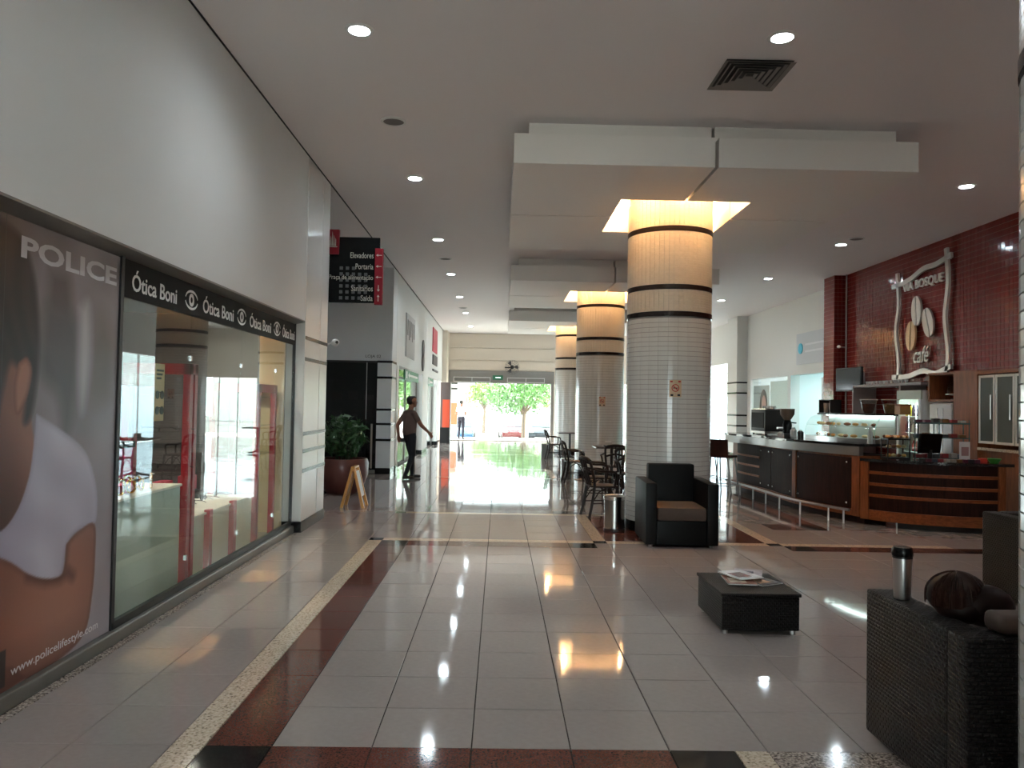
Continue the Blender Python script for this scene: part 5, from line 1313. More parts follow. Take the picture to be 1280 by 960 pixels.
# no smoking signs on the columns
def nosmoke(cx, cy, dz, label, ang):
    w_, h = .15, .215; r = thing('no_smoking_sign', (cx, cy, dz), label, 'sign', 'no smoking signs')
    R_ = CR + .004
    def P(u, v, o): a = -math.pi / 2 + ang + u / R_; return ((R_ + o) * math.cos(a), (R_ + o) * math.sin(a), v)
    def poly(pts, o, m, nm):
        n = len(pts); vs = [P(u, v, o) for u, v in pts] + [P(u, v, o - .003) for u, v in pts]
        MB().add(vs, [tuple(range(n)), tuple(range(2 * n - 1, n - 1, -1))] + [(i, n + i, n + (i + 1) % n, (i + 1) % n) for i in range(n)]).build(nm, m, r, local=True)
    mp = mat('sign_paper', srgb(196, 170, 140), .5); mr = mat('sign_red', srgb(170, 30, 30), .5); mk = mat('sign_ink', srgb(30, 26, 26), .5)
    poly([(-w_ / 2, 0), (0, 0), (w_ / 2, 0), (w_ / 2, h), (0, h), (-w_ / 2, h)], .003, mp, 'card')
    poly([(-w_ / 2 + .01, h - .03), (w_ / 2 - .01, h - .03), (w_ / 2 - .01, h - .01), (-w_ / 2 + .01, h - .01)], .0045, mr, 'header')
    c = h * .53
    ring = MB()
    for k in range(20):
        t0, t1 = 2 * math.pi * k / 20, 2 * math.pi * (k + 1) / 20
        q = [(.048 * math.cos(t0), c + .048 * math.sin(t0)), (.048 * math.cos(t1), c + .048 * math.sin(t1)), (.038 * math.cos(t1), c + .038 * math.sin(t1)), (.038 * math.cos(t0), c + .038 * math.sin(t0))]
        ring.add([P(u, v, .005) for u, v in q], [(0, 1, 2, 3)])
    ring.add([P(u, v, .0055) for u, v in ((-.033, c + .024), (-.025, c + .032), (.033, c - .024), (.025, c - .032))], [(3, 2, 1, 0)])
    ring.build('prohibition_ring', mr, r, local=True)
    poly([(-.03, c - .006), (.03, c - .006), (.03, c + .005), (-.03, c + .005)], .0045, mk, 'cigarette_print')
    poly([(-w_ / 2 + .015, .012), (w_ / 2 - .015, .012), (w_ / 2 - .015, .038), (-w_ / 2 + .015, .038)], .0045, mk, 'text_print')
nosmoke(*COLS[0], 1.72, 'no smoking notice on the big column above the armchair', -.05)
nosmoke(*COLS[1], 1.58, 'no smoking notice on the second column', -.02)

# ================================================================== CAFE
BAR = catmull([(4.64, 15.3), (4.62, 14.6), (4.68, 13.97), (4.72, 13.2), (4.74, 12.3), (4.88, 11.55), (5.12, 10.88)], 8)
CASH = catmull([(5.12, 10.87), (5.33, 10.56), (5.6, 10.36), (5.95, 10.19), (6.3, 10.11), (6.62, 10.10)], 8)
def sub(path, a, b):
    L = [0]
    for i in range(1, len(path)): L.append(L[-1] + (path[i] - path[i - 1]).length)
    def at(d):
        d = max(0, min(L[-1], d))
        for i in range(1, len(path)):
            if L[i] >= d: t = (d - L[i - 1]) / (L[i] - L[i - 1] + 1e-9); return path[i - 1].lerp(path[i], t)
        return path[-1]
    n = max(3, int((b - a) / .08)); return [at(a + (b - a) * k / n) for k in range(n + 1)]
def plen(p): return sum((p[i] - p[i - 1]).length for i in range(1, len(p)))
def build_bar():
    r = thing('bar_counter', (4.9, 13, 0), 'curved dark wood bar counter with bolted panels and a steel foot rail', 'counter')
    Lb = plen(BAR)
    ribbon(MB(), BAR, .0, .5, .10, .95).build('body', M_mwood, r); ribbon(MB(), BAR, .06, .46, 0, .10).build('plinth', M_dlam, r)
    ribbon(MB(), BAR, -.03, .0, .10, .19).build('skirting', M_mwood, r)
    # from the far end: shelved part, then bolted panels
    for z in (.36, .53, .70): ribbon(MB(), sub(BAR, .35, 1.45), -.02, .0, z, z + .035).build('wood_strip', M_mwood, r)
    for z0, z1 in ((.19, .36), (.395, .53), (.565, .70), (.735, .93)): ribbon(MB(), sub(BAR, .35, 1.45), -.008, .0, z0, z1).build('dark_panel', M_dlam, r)
    pan = [(1.5, 2.0), (2.03, 2.93), (3.08, Lb - .16)]
    for a, b in pan:
        p = ribbon(MB(), sub(BAR, a, b), -.03, .0, .20, .92).build('door_panel', M_dlam, r)
        for d in (a + .07, b - .07):
            for z in (.27, .85):
                q = offset_path(sub(BAR, d - .01, d + .01), -.033)[1]; MB().ell((q.x, q.y, z), (.018, .018, .018), 10, 7).build('steel_stud', M_chrome, p, smooth=True)
    for a, b in ((2.945, 3.065), (Lb - .14, Lb)): ribbon(MB(), sub(BAR, a, b), -.04, .0, .10, .95).build('wood_post', M_mwoodz, r)
    # foot rail
    rp = offset_path(sub(BAR, .35, Lb), -.22); MB().tube([(p.x, p.y, .2) for p in rp], .02, 10).build('foot_rail', M_steel, r, smooth=True)
    for d in (.5, 1.1, 1.7, 2.3, 2.9, 3.5, 4.1, Lb - .1):
        q = offset_path(sub(BAR, d - .01, d + .01), -.22)[1]; q2 = offset_path(sub(BAR, d - .01, d + .01), -.02)[1]
        MB().tube([(q.x, q.y, 0), (q.x, q.y, .2)], .015, 8).build('rail_post', M_steel, r, smooth=True)
    t = thing('bar_worktop', (4.9, 13, .95), 'black stone bar top with a brushed steel curved apron', 'worktop')
    ap = catmull([(4.42, 15.2), (4.33, 14.75), (4.36, 14.2), (4.50, 13.65), (4.56, 13.3), (4.52, 12.95), (4.58, 12.4), (4.70, 11.9), (4.86, 11.4), (5.06, 10.86)], 8)
    ribbon(MB(), ap, .02, .10, .955, 1.085).build('steel_apron', mat('apron_steel', srgb(150, 146, 142), .38, .85), t, smooth=True)
    n = len(ap); bk = offset_path(BAR, .56); poly = [(p.x, p.y) for p in ap] + [(bk[-1].x, bk[-1].y)] + [(p.x, p.y) for p in bk[::-1][1:]]
    MB().prism(poly, 1.085, 1.12).build('stone_top', M_bgran, t)
    und = offset_path(ap, .1); poly2 = [(p.x, p.y) for p in und] + [(bk[-1].x, bk[-1].y)] + [(p.x, p.y) for p in bk[::-1][1:]]
    MB().prism(poly2, .951, .965).build('underside', M_dlam, t)
build_bar()
def build_cash():
    r = thing('cashier_counter', (5.9, 10.5, 0), 'curved cashier counter of dark wood with cherry wood strips', 'counter')
    Lc = plen(CASH)
    ribbon(ribbon(MB(), sub(CASH, 0, .5), 0, .05, .08, .885), sub(CASH, .5, Lc), 0, .5, .08, .885).build('body', M_dlam, r); ribbon(MB(), sub(CASH, .5, Lc), .05, .46, 0, .08).build('plinth', M_black, r); ribbon(MB(), CASH, -.02, 0, .08, .22).build('skirting', M_mwood, r)
    for z in (.40, .555, .715): ribbon(MB(), sub(CASH, .12, Lc - .06), -.02, 0, z, z + .042).build('wood_strip', M_mwood, r)
    for a, b in ((0, .12), (Lc - .06, Lc)): ribbon(MB(), sub(CASH, a, b), -.03, 0, .08, .885).build('wood_post', M_mwoodz, r)
    B('end_panel', M_mwoodz, r, 6.62, 6.66, 10.09, 10.62, .0, .885)
    t = thing('cashier_worktop', (5.9, 10.5, .885), 'black stone top of the cashier counter', 'worktop')
    ribbon(ribbon(MB(), sub(CASH, .0, .5), -.05, .06, .886, .925), sub(CASH, .5, Lc), -.05, .55, .886, .925).build('stone_top', M_bgran, t); B('end_overhang', M_bgran, t, 6.62, 6.75, 10.05, 10.65, .886, .925)
build_cash()

def cafe_wall():
    # sign with wavy bars and coffee beans
    X = 7.60; s = thing('cafe_sign', (X, 13.8, 2.1), 'steel wall sign VIA BOSQUE café with three coffee beans in a wavy frame', 'sign')
    ms = mat('sign_steel', srgb(206, 198, 188), .35, .55); ms2 = mat('sign_steel_warm', srgb(204, 170, 130), .38, .55)
    def bar(pts, w_, nm='frame_bar'):
        p = catmull([(a, b) for a, b in pts], 6); o1 = offset_path(p, w_); o2 = offset_path(p, -w_); m = MB()
        for i in range(len(p) - 1): m.prism([(o1[i].x, o1[i].y), (o1[i + 1].x, o1[i + 1].y), (o2[i + 1].x, o2[i + 1].y), (o2[i].x, o2[i].y)], X - .07, X - .025, 'X')
        return m.build(nm, ms, s)
    bar([(14.62, 2.04), (14.55, 2.5), (14.66, 3.1), (14.56, 3.6), (14.62, 4.22)], .042)
    bar([(13.0, 2.12), (12.93, 2.6), (13.03, 3.2), (12.94, 3.8), (13.0, 4.38)], .042)
    bar([(14.80, 3.98), (14.2, 4.02), (13.7, 4.15), (13.3, 4.16), (12.84, 4.24)], .045); bar([(14.78, 2.24), (14.2, 2.24), (13.7, 2.32), (13.3, 2.26), (12.84, 2.36)], .045)
    text_mb('VIA BOSQUE', (X - .03, 14.42, 3.80), (0, -1, -0.0), (0, 0, 1), 1.33, .19, .03, bold=.012).build('lettering', mat('letter_steel', srgb(216, 206, 196), .4, .3), s)
    def bean(cy, cz, tilt, m_):
        o = []; M = lambda u, v: (cy + u * math.cos(tilt) - v * math.sin(tilt), cz + u * math.sin(tilt) + v * math.cos(tilt))
        b = None; halves = MB()
        for sg in (-1, 1):
            pts = [M(sg * (.014 + .15 * math.sin(t)), .27 * math.cos(t)) for t in [math.pi * k / 14 for k in range(15)]]
            halves.prism(pts, X - .065, X - .03, 'X')
        b = halves.build('coffee_bean', m_, s)
        MB().prism([M(-.014, -.26), (M(.014, -.26)), M(.014, .26), M(-.014, .26)], X - .035, X - .03, 'X').build('bean_groove', M_black, b)
    bean(13.93, 3.42, -.06, ms); bean(13.55, 3.17, -.32, ms); bean(14.12, 2.98, .06, ms2)
    text_mb('café', (X - .03, 14.02, 2.47), (0, -1, 0), (0, 0, 1), .50, .30, .03, .3).build('script_lettering', ms, s)
    for y, z in ((14.6, 2.3), (14.6, 4.0), (12.98, 2.35), (12.98, 4.2)): MB().tube([(X - .03, y, z), (7.63, y, z)], .012, 8).build('standoff', M_steel, s)
    # small camera and television
    c = thing('wall_camera', (7.5, 16.95, 3.0), 'small white camera bracket on the red pilaster', 'camera')
    MB().tube([(7.6, 16.98, 2.98), (7.44, 16.9, 2.98)], .014, 8).build('arm', M_steel, c); MB().ell((7.42, 16.86, 2.98), (.04, .06, .035)).build('head', M_white, c, smooth=True)
    t = thing('television', (7.4, 16.1, 2.0), 'small black television on a wall arm beside the red pilaster', 'television')
    MB().cbox((7.33, 16.15, 2.24), (.05, .86, .50), rz=.18).build('case', M_black, t, bevel=.01)
    MB().cbox((7.302, 16.145, 2.245), (.004, .80, .44), rz=.18).build('screen', mat('screen_off', srgb(14, 20, 22), .1), t)
    MB().tube([(7.36, 16.15, 2.2), (7.5, 16.2, 2.2), (7.6, 16.2, 2.2)], .025, 8).build('wall_arm', M_black, t); B('bracket', mat('bracket_pale', srgb(180, 170, 168), .5), t, 7.57, 7.618, 16.05, 16.3, 2.0, 2.4)
    # shelf with upright boards and mosaics behind the fridge
    sh = thing('wall_shelf', (7.35, 14.6, 0), 'grey shelf unit against the red wall behind the display case', 'shelf')
    mg = mat('shelf_grey', srgb(140, 124, 120), .5)
    B('top_board', mg, sh, 7.15, 7.62, 13.05, 15.6, 2.05, 2.10); B('end_board', mg, sh, 7.15, 7.62, 15.57, 15.61, 0, 2.05); B('divider', mg, sh, 7.15, 7.62, 13.72, 13.78, 0, 2.05); B('lower_board', mg, sh, 7.15, 7.62, 13.78, 15.57, .92, .96)
    for k in range(12):
        y = 13.9 + k * .135; gcp = MB().lathe([(0, 2.101), (.02, 2.101), (.035, 2.16), (.036, 2.17), (.03, 2.17), (0, 2.12)], (7.35, y, 0), 12).build('glass_cup', mat('cup_glass', srgb(200, 196, 192), .1), None, smooth=True)
        tag(gcp, 'small glass cup in the row on top of the grey shelf', 'cup', 'cups on the grey shelf')
    # cherry wood cabinet with niche and glass doors
    cab = thing('wood_cabinet', (7.25, 11.5, 0), 'tall cherry wood cabinet with an open niche and white framed glass doors', 'cabinet')
    B('side_panel', M_mwoodz, cab, 7.0, 7.62, 11.25, 11.85, 0, 2.22); B('top_panel', M_mwood, cab, 7.0, 7.62, 11.85, 12.55, 2.18, 2.22); B('niche_floor', M_mwood, cab, 7.0, 7.62, 11.85, 12.55, 1.76, 1.79); B('niche_back', M_dlam, cab, 7.55, 7.62, 11.85, 12.55, 1.79, 2.18); B('far_side', M_mwoodz, cab, 7.0, 7.62, 12.52, 12.56, 1.76, 2.22)
    B('lower_body', M_mwoodz, cab, 7.05, 7.62, 8.6, 11.25, 0, 1.05); B('ledge', M_beige, cab, 7.0, 7.62, 8.6, 11.25, 1.05, 1.09); B('upper_body', M_mwood, cab, 7.35, 7.62, 8.6, 11.25, 1.13, 2.15)
    fr = mat('white_frame', srgb(206, 204, 198), .35)
    for a, b in ((10.86, 11.22), (10.44, 10.84), (10.0, 10.42)):
        d = MB().box(7.0, 7.03, a, b, 1.15, 1.185).box(7.0, 7.03, a, b, 2.10, 2.135).box(7.0, 7.03, a, a + .03, 1.185, 2.10).box(7.0, 7.03, b - .03, b, 1.185, 2.10).build('glass_door', fr, cab)
        B('pane', mat('cabinet_pane', srgb(92, 100, 98), .04), d, 7.01, 7.018, a + .03, b - .03, 1.185, 2.10); MB().tube([(6.975, a + .05, 1.5), (6.975, a + .05, 1.85)], .01, 8).build('handle', M_steel, d, smooth=True)
    B('cap_board', M_mwood, cab, 6.98, 7.62, 8.6, 11.25, 2.15, 2.2)
    k = thing('cake_dome', (7.25, 12.2, 1.79), 'glass cake dome on a stand in the cabinet niche', 'cake dome')
    MB().lathe([(0, 1.791), (.09, 1.791), (.02, 1.83), (.02, 1.85), (.15, 1.87), (.15, 1.88), (0, 1.88)], (7.25, 12.2, 0), 22).build('stand', M_steel, k, smooth=True)
    MB().lathe([(.14, 1.882), (.14, 1.97), (.11, 2.04), (.05, 2.075), (.0, 2.08)], (7.25, 12.2, 0), 22).build('dome', M_glass, k, smooth=True); MB().ell((7.25, 12.2, 2.09), (.018, .018, .018), 10, 7).build('knob', M_chrome, k, smooth=True)
    # lit drinks fridge and white cabinet next to it
    f = thing('drinks_fridge', (7.2, 13.1, 0), 'upright white drinks fridge with a lit glass door', 'fridge')
    mw = mat('fridge_white', srgb(206, 206, 204), .35)
    b = MB(); b.box(7.0, 7.6, 12.72, 12.76, .05, 1.95).box(7.0, 7.6, 13.46, 13.5, .05, 1.95).box(7.0, 7.6, 12.76, 13.46, 1.86, 1.95).box(7.0, 7.6, 12.76, 13.46, .05, .25).box(7.56, 7.6, 12.76, 13.46, .25, 1.86); b.build('case', mw, f)
    B('top_sign', mat('fridge_header', srgb(170, 176, 160), .4), f, 6.97, 7.0, 12.72, 13.5, 1.80, 1.95)
    d = MB().box(6.97, 6.998, 12.72, 12.79, .25, 1.80).box(6.97, 6.998, 13.43, 13.5, .25, 1.80).build('door_frame', mw, f); B('door_glass', M_glass, d, 6.98, 6.986, 12.79, 13.43, .25, 1.80); MB().tube([(6.95, 12.76, .9), (6.95, 12.76, 1.4)], .012, 8).build('handle', M_black, d, smooth=True)
    for z in (.55, .9, 1.22, 1.5): B('wire_shelf', M_steel, f, 7.03, 7.54, 12.77, 13.45, z, z + .012)
    B('light_strip', mat_emit('fridge_light', (.8, 1, .9), 7), f, 7.05, 7.10, 12.8, 13.42, 1.835, 1.855)
    ld = bpy.data.lights.new('fridge_lamp', 'AREA'); ld.energy = 3.5; ld.shape = 'RECTANGLE'; ld.size = .5; ld.size_y = .4; ld.color = (.82, 1, .92); lo = bpy.data.objects.new('fridge_lamp', ld); COL.objects.link(lo); lo.parent = f; lo.location = (.08, .0, 1.80)
    cols = [srgb(220, 196, 40), srgb(60, 110, 70), srgb(180, 40, 50), srgb(230, 225, 210), srgb(70, 60, 90)]
    q = 0
    for z in (.562, .912, 1.232, 1.512):
        for i in range(6):
            c = cols[(i // 2 + q) % 5]; y = 12.86 + i * .105; bt = thing('drink_bottle', (7.1, y, z), 'small drink bottle on a shelf inside the lit fridge', 'bottle', 'bottles in the lit fridge')
            MB().lathe([(0, .001), (.03, .001), (.032, .02), (.032, .12), (.014, .165), (.012, .19), (0, .19)], (0, 0, 0), 12).build('bottle', mat('drink%d' % ((i // 2 + q) % 5), c, .2), bt, smooth=True, local=True)
            MB().lathe([(.015, .188), (.015, .205), (0, .206)], (0, 0, 0), 10).build('cap', M_white, bt, local=True)
        q += 1
    w2 = thing('upright_freezer', (7.25, 12.3, 0), 'tall white upright appliance right of the lit fridge', 'appliance')
    B('body', mw, w2, 7.02, 7.6, 11.87, 12.5, .02, 1.74, bevel=.03, smooth=True); B('door', mat('appliance_silver', srgb(186, 186, 188), .25, .3), w2, 6.985, 7.018, 11.88, 12.49, .12, 1.72, bevel=.012, smooth=True)
    for y in (12.1, 12.25): B('door_rib', mw, w2, 6.978, 6.985, y, y + .02, .9, 1.65)
    B('lower_vent', M_black, w2, 6.99, 7.018, 11.92, 12.45, .03, .1)
cafe_wall()

def on(x, y, z, *a): return (x, y, z)
def cafe_items():
    Z = 1.12
    mcoffee = M_black
    # espresso machine
    e = thing('espresso_machine', (5.0, 14.3, Z), 'black and steel espresso machine at the far end of the bar', 'espresso machine')
    B('body', mat('machine_grey', srgb(34, 33, 32), .4), e, 4.8, 5.22, 13.95, 14.72, Z + .06, Z + .46, bevel=.02, smooth=True); B('back_panel', mat('machine_panel', srgb(20, 20, 20), .6, spec=.15), e, 4.79, 4.80, 14.0, 14.66, Z + .12, Z + .40); B('cup_rail', M_chrome, e, 4.82, 5.2, 13.97, 14.7, Z + .46, Z + .475)
    B('drip_tray', M_steel, e, 4.8, 5.35, 13.95, 14.72, Z + .02, Z + .06)
    for x in (4.84, 5.3):
        for y in (14.0, 14.67): MB().lathe([(.02, Z + .0), (.02, Z + .022)], (x, y, 0), 8).build('foot', M_black, e)
    for y in (14.15, 14.5): MB().lathe([(0, Z + .2), (.035, Z + .2), (.04, Z + .27), (0, Z + .27)], (5.28, y, 0), 14).build('group_head', M_chrome, e, smooth=True); MB().tube([(5.28, y, Z + .235), (5.45, y, Z + .22)], .012, 8).build('portafilter', M_black, e)
    for k in range(5):
        y = 14.05 + k * .14; c = thing('coffee_cup', (5.0, y, Z + .475), 'white coffee cup stacked on top of the espresso machine', 'cup', 'cups on the espresso machine')
        MB().lathe([(0, .001), (.022, .001), (.035, .05), (.032, .05), (0, .012)], (0, 0, 0), 14).build('cup', M_white, c, smooth=True, local=True); MB().tube([(.033, 0, .04), (.05, 0, .03), (.03, 0, .015)], .004, 6).build('handle', M_white, c, local=True)
    g = thing('coffee_grinder', (5.02, 13.45, Z), 'coffee grinder with a bean hopper beside the espresso machine', 'grinder')
    B('base', M_black, g, 4.93, 5.12, 13.33, 13.57, Z, Z + .05, bevel=.01); MB().lathe([(.075, Z + .05), (.08, Z + .2), (.06, Z + .28), (0, Z + .28)], (5.02, 13.45, 0), 18).build('motor', M_blackg, g, smooth=True)
    MB().lathe([(.055, Z + .28), (.12, Z + .38), (.125, Z + .47), (.125, Z + .48), (0, Z + .48)], (5.02, 13.45, 0), 18).build('hopper', mat('smoked_hopper', srgb(120, 104, 92), .15), g, smooth=True); MB().tube([(4.95, 13.45, Z + .14), (4.84, 13.45, Z + .14)], .02, 8).build('spout', M_steel, g)
    for k, (x, y, h, c, lab) in enumerate(((4.98, 13.05, .17, srgb(210, 208, 206), 'clear squeeze bottle beside the coffee grinder'), (5.02, 12.85, .13, srgb(40, 38, 38), 'small dark canister on the bar between grinder and display case'), (4.82, 13.2, .09, srgb(225, 222, 218), 'white sugar pot on the bar top'))):
        b = thing('condiment_pot', (x, y, Z), lab, 'pot'); mm = mat('pot%d' % k, c, .25)
        MB().lathe([(0, .001), (.05, .001), (.052, h * .7), (.03, h * .85), (0, h * .85)], (0, 0, 0), 16).build('pot', mm, b, smooth=True, local=True); MB().lathe([(.032, h * .84), (.03, h), (0, h)], (0, 0, 0), 14).build('cap', M_steel, b, smooth=True, local=True)
    # curved glass display case
    d = thing('pastry_display', (5.45, 12.1, Z), 'curved glass pastry display case on the bar top', 'display case')
    path = catmull([(5.05, 12.72), (5.08, 12.2), (5.18, 11.7), (5.42, 11.1)], 8)
    ribbon(MB(), path, 0, .42, Z, Z + .06).build('base', M_steel, d); ribbon(MB(), path, .40, .42, Z + .06, Z + .42).build('back', mat('case_back', srgb(190, 200, 196), .3), d)
    def arc(mb, p, k0, k1):
        n = len(p); prof = [(.0, Z + .06), (.0, Z + .16), (.03, Z + .27), (.10, Z + .36), (.22, Z + .40)]; vs = []
        for dd, z in prof:
            o = offset_path(p, dd); vs += [(v.x, v.y, z) for v in o]
        return mb.add(vs, [(i * n + j, i * n + j + 1, (i + 1) * n + j + 1, (i + 1) * n + j) for i in range(len(prof) - 1) for j in range(n - 1)])
    Ld = plen(path)
    for a, b in ((0, Ld * .48), (Ld * .49, Ld)): arc(MB(), sub(path, a, b), 0, 1).build('curved_glass', M_glass, d, smooth=True)
    for q in (0, Ld * .485, Ld - .01):
        pp = sub(path, max(0, q - .006), min(Ld, q + .006)); arc(MB(), pp, 0, 1).build('glass_edge', mat('glass_edge', srgb(150, 200, 190), .1), d)
    ribbon(MB(), path, .02, .39, Z + .23, Z + .236).build('glass_shelf', M_glass, d); ribbon(MB(), path, .20, .46, Z + .40, Z + .425).build('top_shelf', M_black, d)
    ribbon(MB(), path, .35, .39, Z + .385, Z + .399).build('light_tube', mat_emit('case_light', (.85, 1, .97), 9), d)
    random.seed(11)
    mpas = [mat('pastry_gold', srgb(196, 140, 72), .6, noise=.2, nscale=40), mat('pastry_pale', srgb(222, 196, 150), .6, noise=.1, nscale=40), mat('pastry_brown', srgb(120, 70, 40), .6, noise=.2, nscale=40)]
    for lev in (Z + .06, Z + .236):
        for i in range(9):
            q = Ld * (i + .6) / 9.6; p = offset_path(sub(path, q - .01, q + .01), random.uniform(.14, .22))[1]
            MB().ell((p.x, p.y, lev + .026), (.055, .035, .025), 12, 8, rz=random.uniform(0, 3)).build('pastry', mpas[i % 3], None, smooth=True)
            o = bpy.context.scene.collection.objects[-1]; tag(o, 'small baked pastry inside the curved display case', 'pastry', 'pastries in the display case')
    zt = Z + .425
    for k, (x, y, fill) in enumerate(((5.62, 11.72, srgb(60, 26, 20)), (5.80, 11.42, srgb(110, 80, 50)))):
        j = thing('glass_bowl', (x, y, zt), 'tall glass bowl on the display case, filled with %s' % ('dark coffee beans' if k == 0 else 'brown sweets'), 'bowl')
        MB().lathe([(0, zt + .001), (.06, zt + .001), (.085, zt + .05), (.115, zt + .20), (.125, zt + .215)], (x, y, 0), 22).build('bowl', M_glass, j, smooth=True); MB().lathe([(0, zt + .01), (.056, zt + .01), (.08, zt + .055), (.098, zt + .15), (0, zt + .165)], (x, y, 0), 20).build('filling', mat('fill%d' % k, fill, .6, noise=.4, nscale=60), j, smooth=True)
        MB().tube([(x + .122 * math.cos(t), y + .122 * math.sin(t), zt + .216) for t in [6.2832 * q / 24 for q in range(24)]], .006, 6, closed=True).build('rim', mat('bowl_rim', srgb(214, 204, 196), .2), j, smooth=True)
    j = thing('sweet_jar', (5.86, 11.18, zt), 'square jar of golden sweets at the end of the display case', 'jar'); B('jar', mat('jar_gold', srgb(150, 108, 56), .3, noise=.3, nscale=50), j, 5.78, 5.94, 11.1, 11.26, zt, zt + .13, bevel=.01); B('lid', M_mwood, j, 5.775, 5.945, 11.095, 11.265, zt + .13, zt + .15)
    cs = thing('cup_dispenser', (5.38, 12.5, zt), 'black box dispenser with pale cup stacks on the display case', 'dispenser')
    b = MB(); b.box(5.28, 5.46, 12.3, 12.32, zt, zt + .2).box(5.28, 5.46, 12.72, 12.74, zt, zt + .2).box(5.28, 5.46, 12.3, 12.74, zt + .2, zt + .215).box(5.44, 5.46, 12.3, 12.74, zt, zt + .2); b.build('case', M_black, cs)
    for y in (12.4, 12.6): MB().lathe([(.03, zt + .001), (.04, zt + .16), (0, zt + .16)], (5.34, y, 0), 14).build('cup_stack', mat('cup_pale', srgb(206, 196, 188), .5), cs, smooth=True)
    wt = thing('water_bottle', (5.3, 11.02, Z), 'clear water bottle beside the display case', 'bottle')
    MB().lathe([(0, Z + .001), (.035, Z + .001), (.036, Z + .15), (.015, Z + .21), (.014, Z + .24), (0, Z + .24)], (5.3, 11.0, 0), 16).build('bottle', mat('clear_plastic', srgb(170, 180, 180), .1), wt, smooth=True); MB().lathe([(.016, Z + .238), (.016, Z + .258), (0, Z + .258)], (5.3, 11.0, 0), 12).build('cap', M_white, wt)
    # cashier side
    z = .925
    lc = thing('snack_case', (5.52, 10.72, z), 'low dark glass snack case on the cashier counter', 'snack case')
    b = MB(); b.box(5.36, 5.68, 10.62, 10.82, z, z + .03).box(5.36, 5.68, 10.62, 10.82, z + .27, z + .29)
    for x in (5.36, 5.665):
        for y in (10.62, 10.805): b.box(x, x + .015, y, y + .015, z + .03, z + .27)
    b.build('frame', M_black, lc)
    B('glass_front', M_glass, lc, 5.375, 5.665, 10.622, 10.626, z + .03, z + .27); B('glass_shelf', M_glass, lc, 5.375, 5.665, 10.63, 10.80, z + .15, z + .155)
    for k in range(8):
        x = 5.415 + (k % 4) * .07; zz = z + .03 if k < 4 else z + .155
        o = MB().ell((x, 10.70, zz + .026), (.03, .05, .025), 10, 7).build('snack', mpas[k % 3], None, smooth=True); tag(o, 'small snack roll in the low dark snack case', 'snack', 'snacks in the snack case')
    for k in range(14):
        x = 5.385 + (k % 7) * .045; y = 10.67 + (k // 7) * .1; o = MB().ell((x, y, z + .29 + .024), (.022, .045, .023), 10, 7, rz=random.uniform(-.5, .5)).build('biscuit', mpas[(k * 2) % 3], None, smooth=True); tag(o, 'golden biscuit piled on top of the low snack case', 'biscuit', 'biscuits on the snack case')
    m = thing('register_monitor', (5.9, 10.5, z), 'black cash register monitor seen from behind', 'monitor')
    MB().cbox((5.86, 10.46, z + .24), (.33, .04, .27), rz=.15, rx=.2).build('case', M_blackg, m, bevel=.012); MB().cbox((5.865, 10.484, z + .235), (.30, .006, .23), rz=.15, rx=.2).build('screen', MATS['screen_off'], m); MB().tube([(5.88, 10.5, z + .02), (5.87, 10.48, z + .15)], .03, 10).build('stand', M_black, m, smooth=True); MB().cbox((5.88, 10.52, z + .012), (.2, .16, .022)).build('foot', M_black, m, bevel=.006)
    rk = thing('sweets_rack', (6.14, 10.73, z), 'tiered glass sweets rack on the cashier counter', 'rack')
    mc = mat('rack_edge', srgb(70, 96, 94), .15)
    for x in (5.76, 6.1, 6.52):
        for y in (10.66, 10.80): B('upright', mc, rk, x, x + .01, y, y + .01, z, z + .56)
    for zz in (.02, .30, .50):
        B('glass_tier', M_glass, rk, 5.76, 6.53, 10.65, 10.81, z + zz, z + zz + .006); B('tier_lip', mc, rk, 5.76, 6.53, 10.645, 10.65, z + zz, z + zz + (.02 if zz > .4 else .012))
    sw = [srgb(120, 34, 40), srgb(150, 144, 138), srgb(46, 60, 72), srgb(110, 72, 36), srgb(84, 30, 50), srgb(34, 34, 38)]
    for k in range(18):
        x = 5.79 + (k % 6) * .123; zz = (.026, .306, .506)[k // 6]; c = random.randrange(6); h = random.uniform(.045, .08)
        o = MB().box(x, x + .09, 10.68, 10.77, z + zz, z + zz + h).build('sweet_packet', mat('sweet%d' % c, sw[c], .35), None, bevel=.01); tag(o, 'small coloured packet of sweets on the tiered rack', 'packet', 'sweet packets on the rack')
    for k in range(9):
        x = 5.72 + k * .08; c = random.randrange(6); o = MB().box(x, x + .06, 10.27 - .02 * (k > 2), 10.33 - .02 * (k > 2), z, z + .04).build('gum_box', mat('sweet%d' % c, sw[c], .35), None, bevel=.004); tag(o, 'small counter box of gum lined up at the front edge of the cashier counter', 'box', 'gum boxes along the cashier counter')
    tw = thing('card_stand', (6.32, 10.4, z), 'white printed card stand at the right of the sweets rack', 'card stand')
    B('card', mat('card_pale', srgb(206, 198, 196), .4), tw, 6.24, 6.38, 10.41, 10.425, z + .02, z + .27); B('print', mat('card_print', srgb(150, 110, 110), .5), tw, 6.26, 6.36, 10.408, 10.41, z + .08, z + .2); B('foot', M_glass, tw, 6.22, 6.40, 10.38, 10.45, z, z + .02)
    o = MB().box(6.43, 6.51, 10.24, 10.32, z, z + .06).build('sugar_box', mat('box_red', srgb(200, 60, 50), .4), None, bevel=.006); tag(o, 'small red box near the right end of the cashier counter', 'box')
    o = MB().lathe([(0, z), (.05, z), (.085, z + .055), (.08, z + .06), (0, z + .02)], (6.62, 10.27, 0), 18).build('green_bowl', mat('bowl_green', srgb(60, 130, 50), .4), None, smooth=True); tag(o, 'small green bowl at the right end of the cashier counter', 'bowl')
cafe_items()

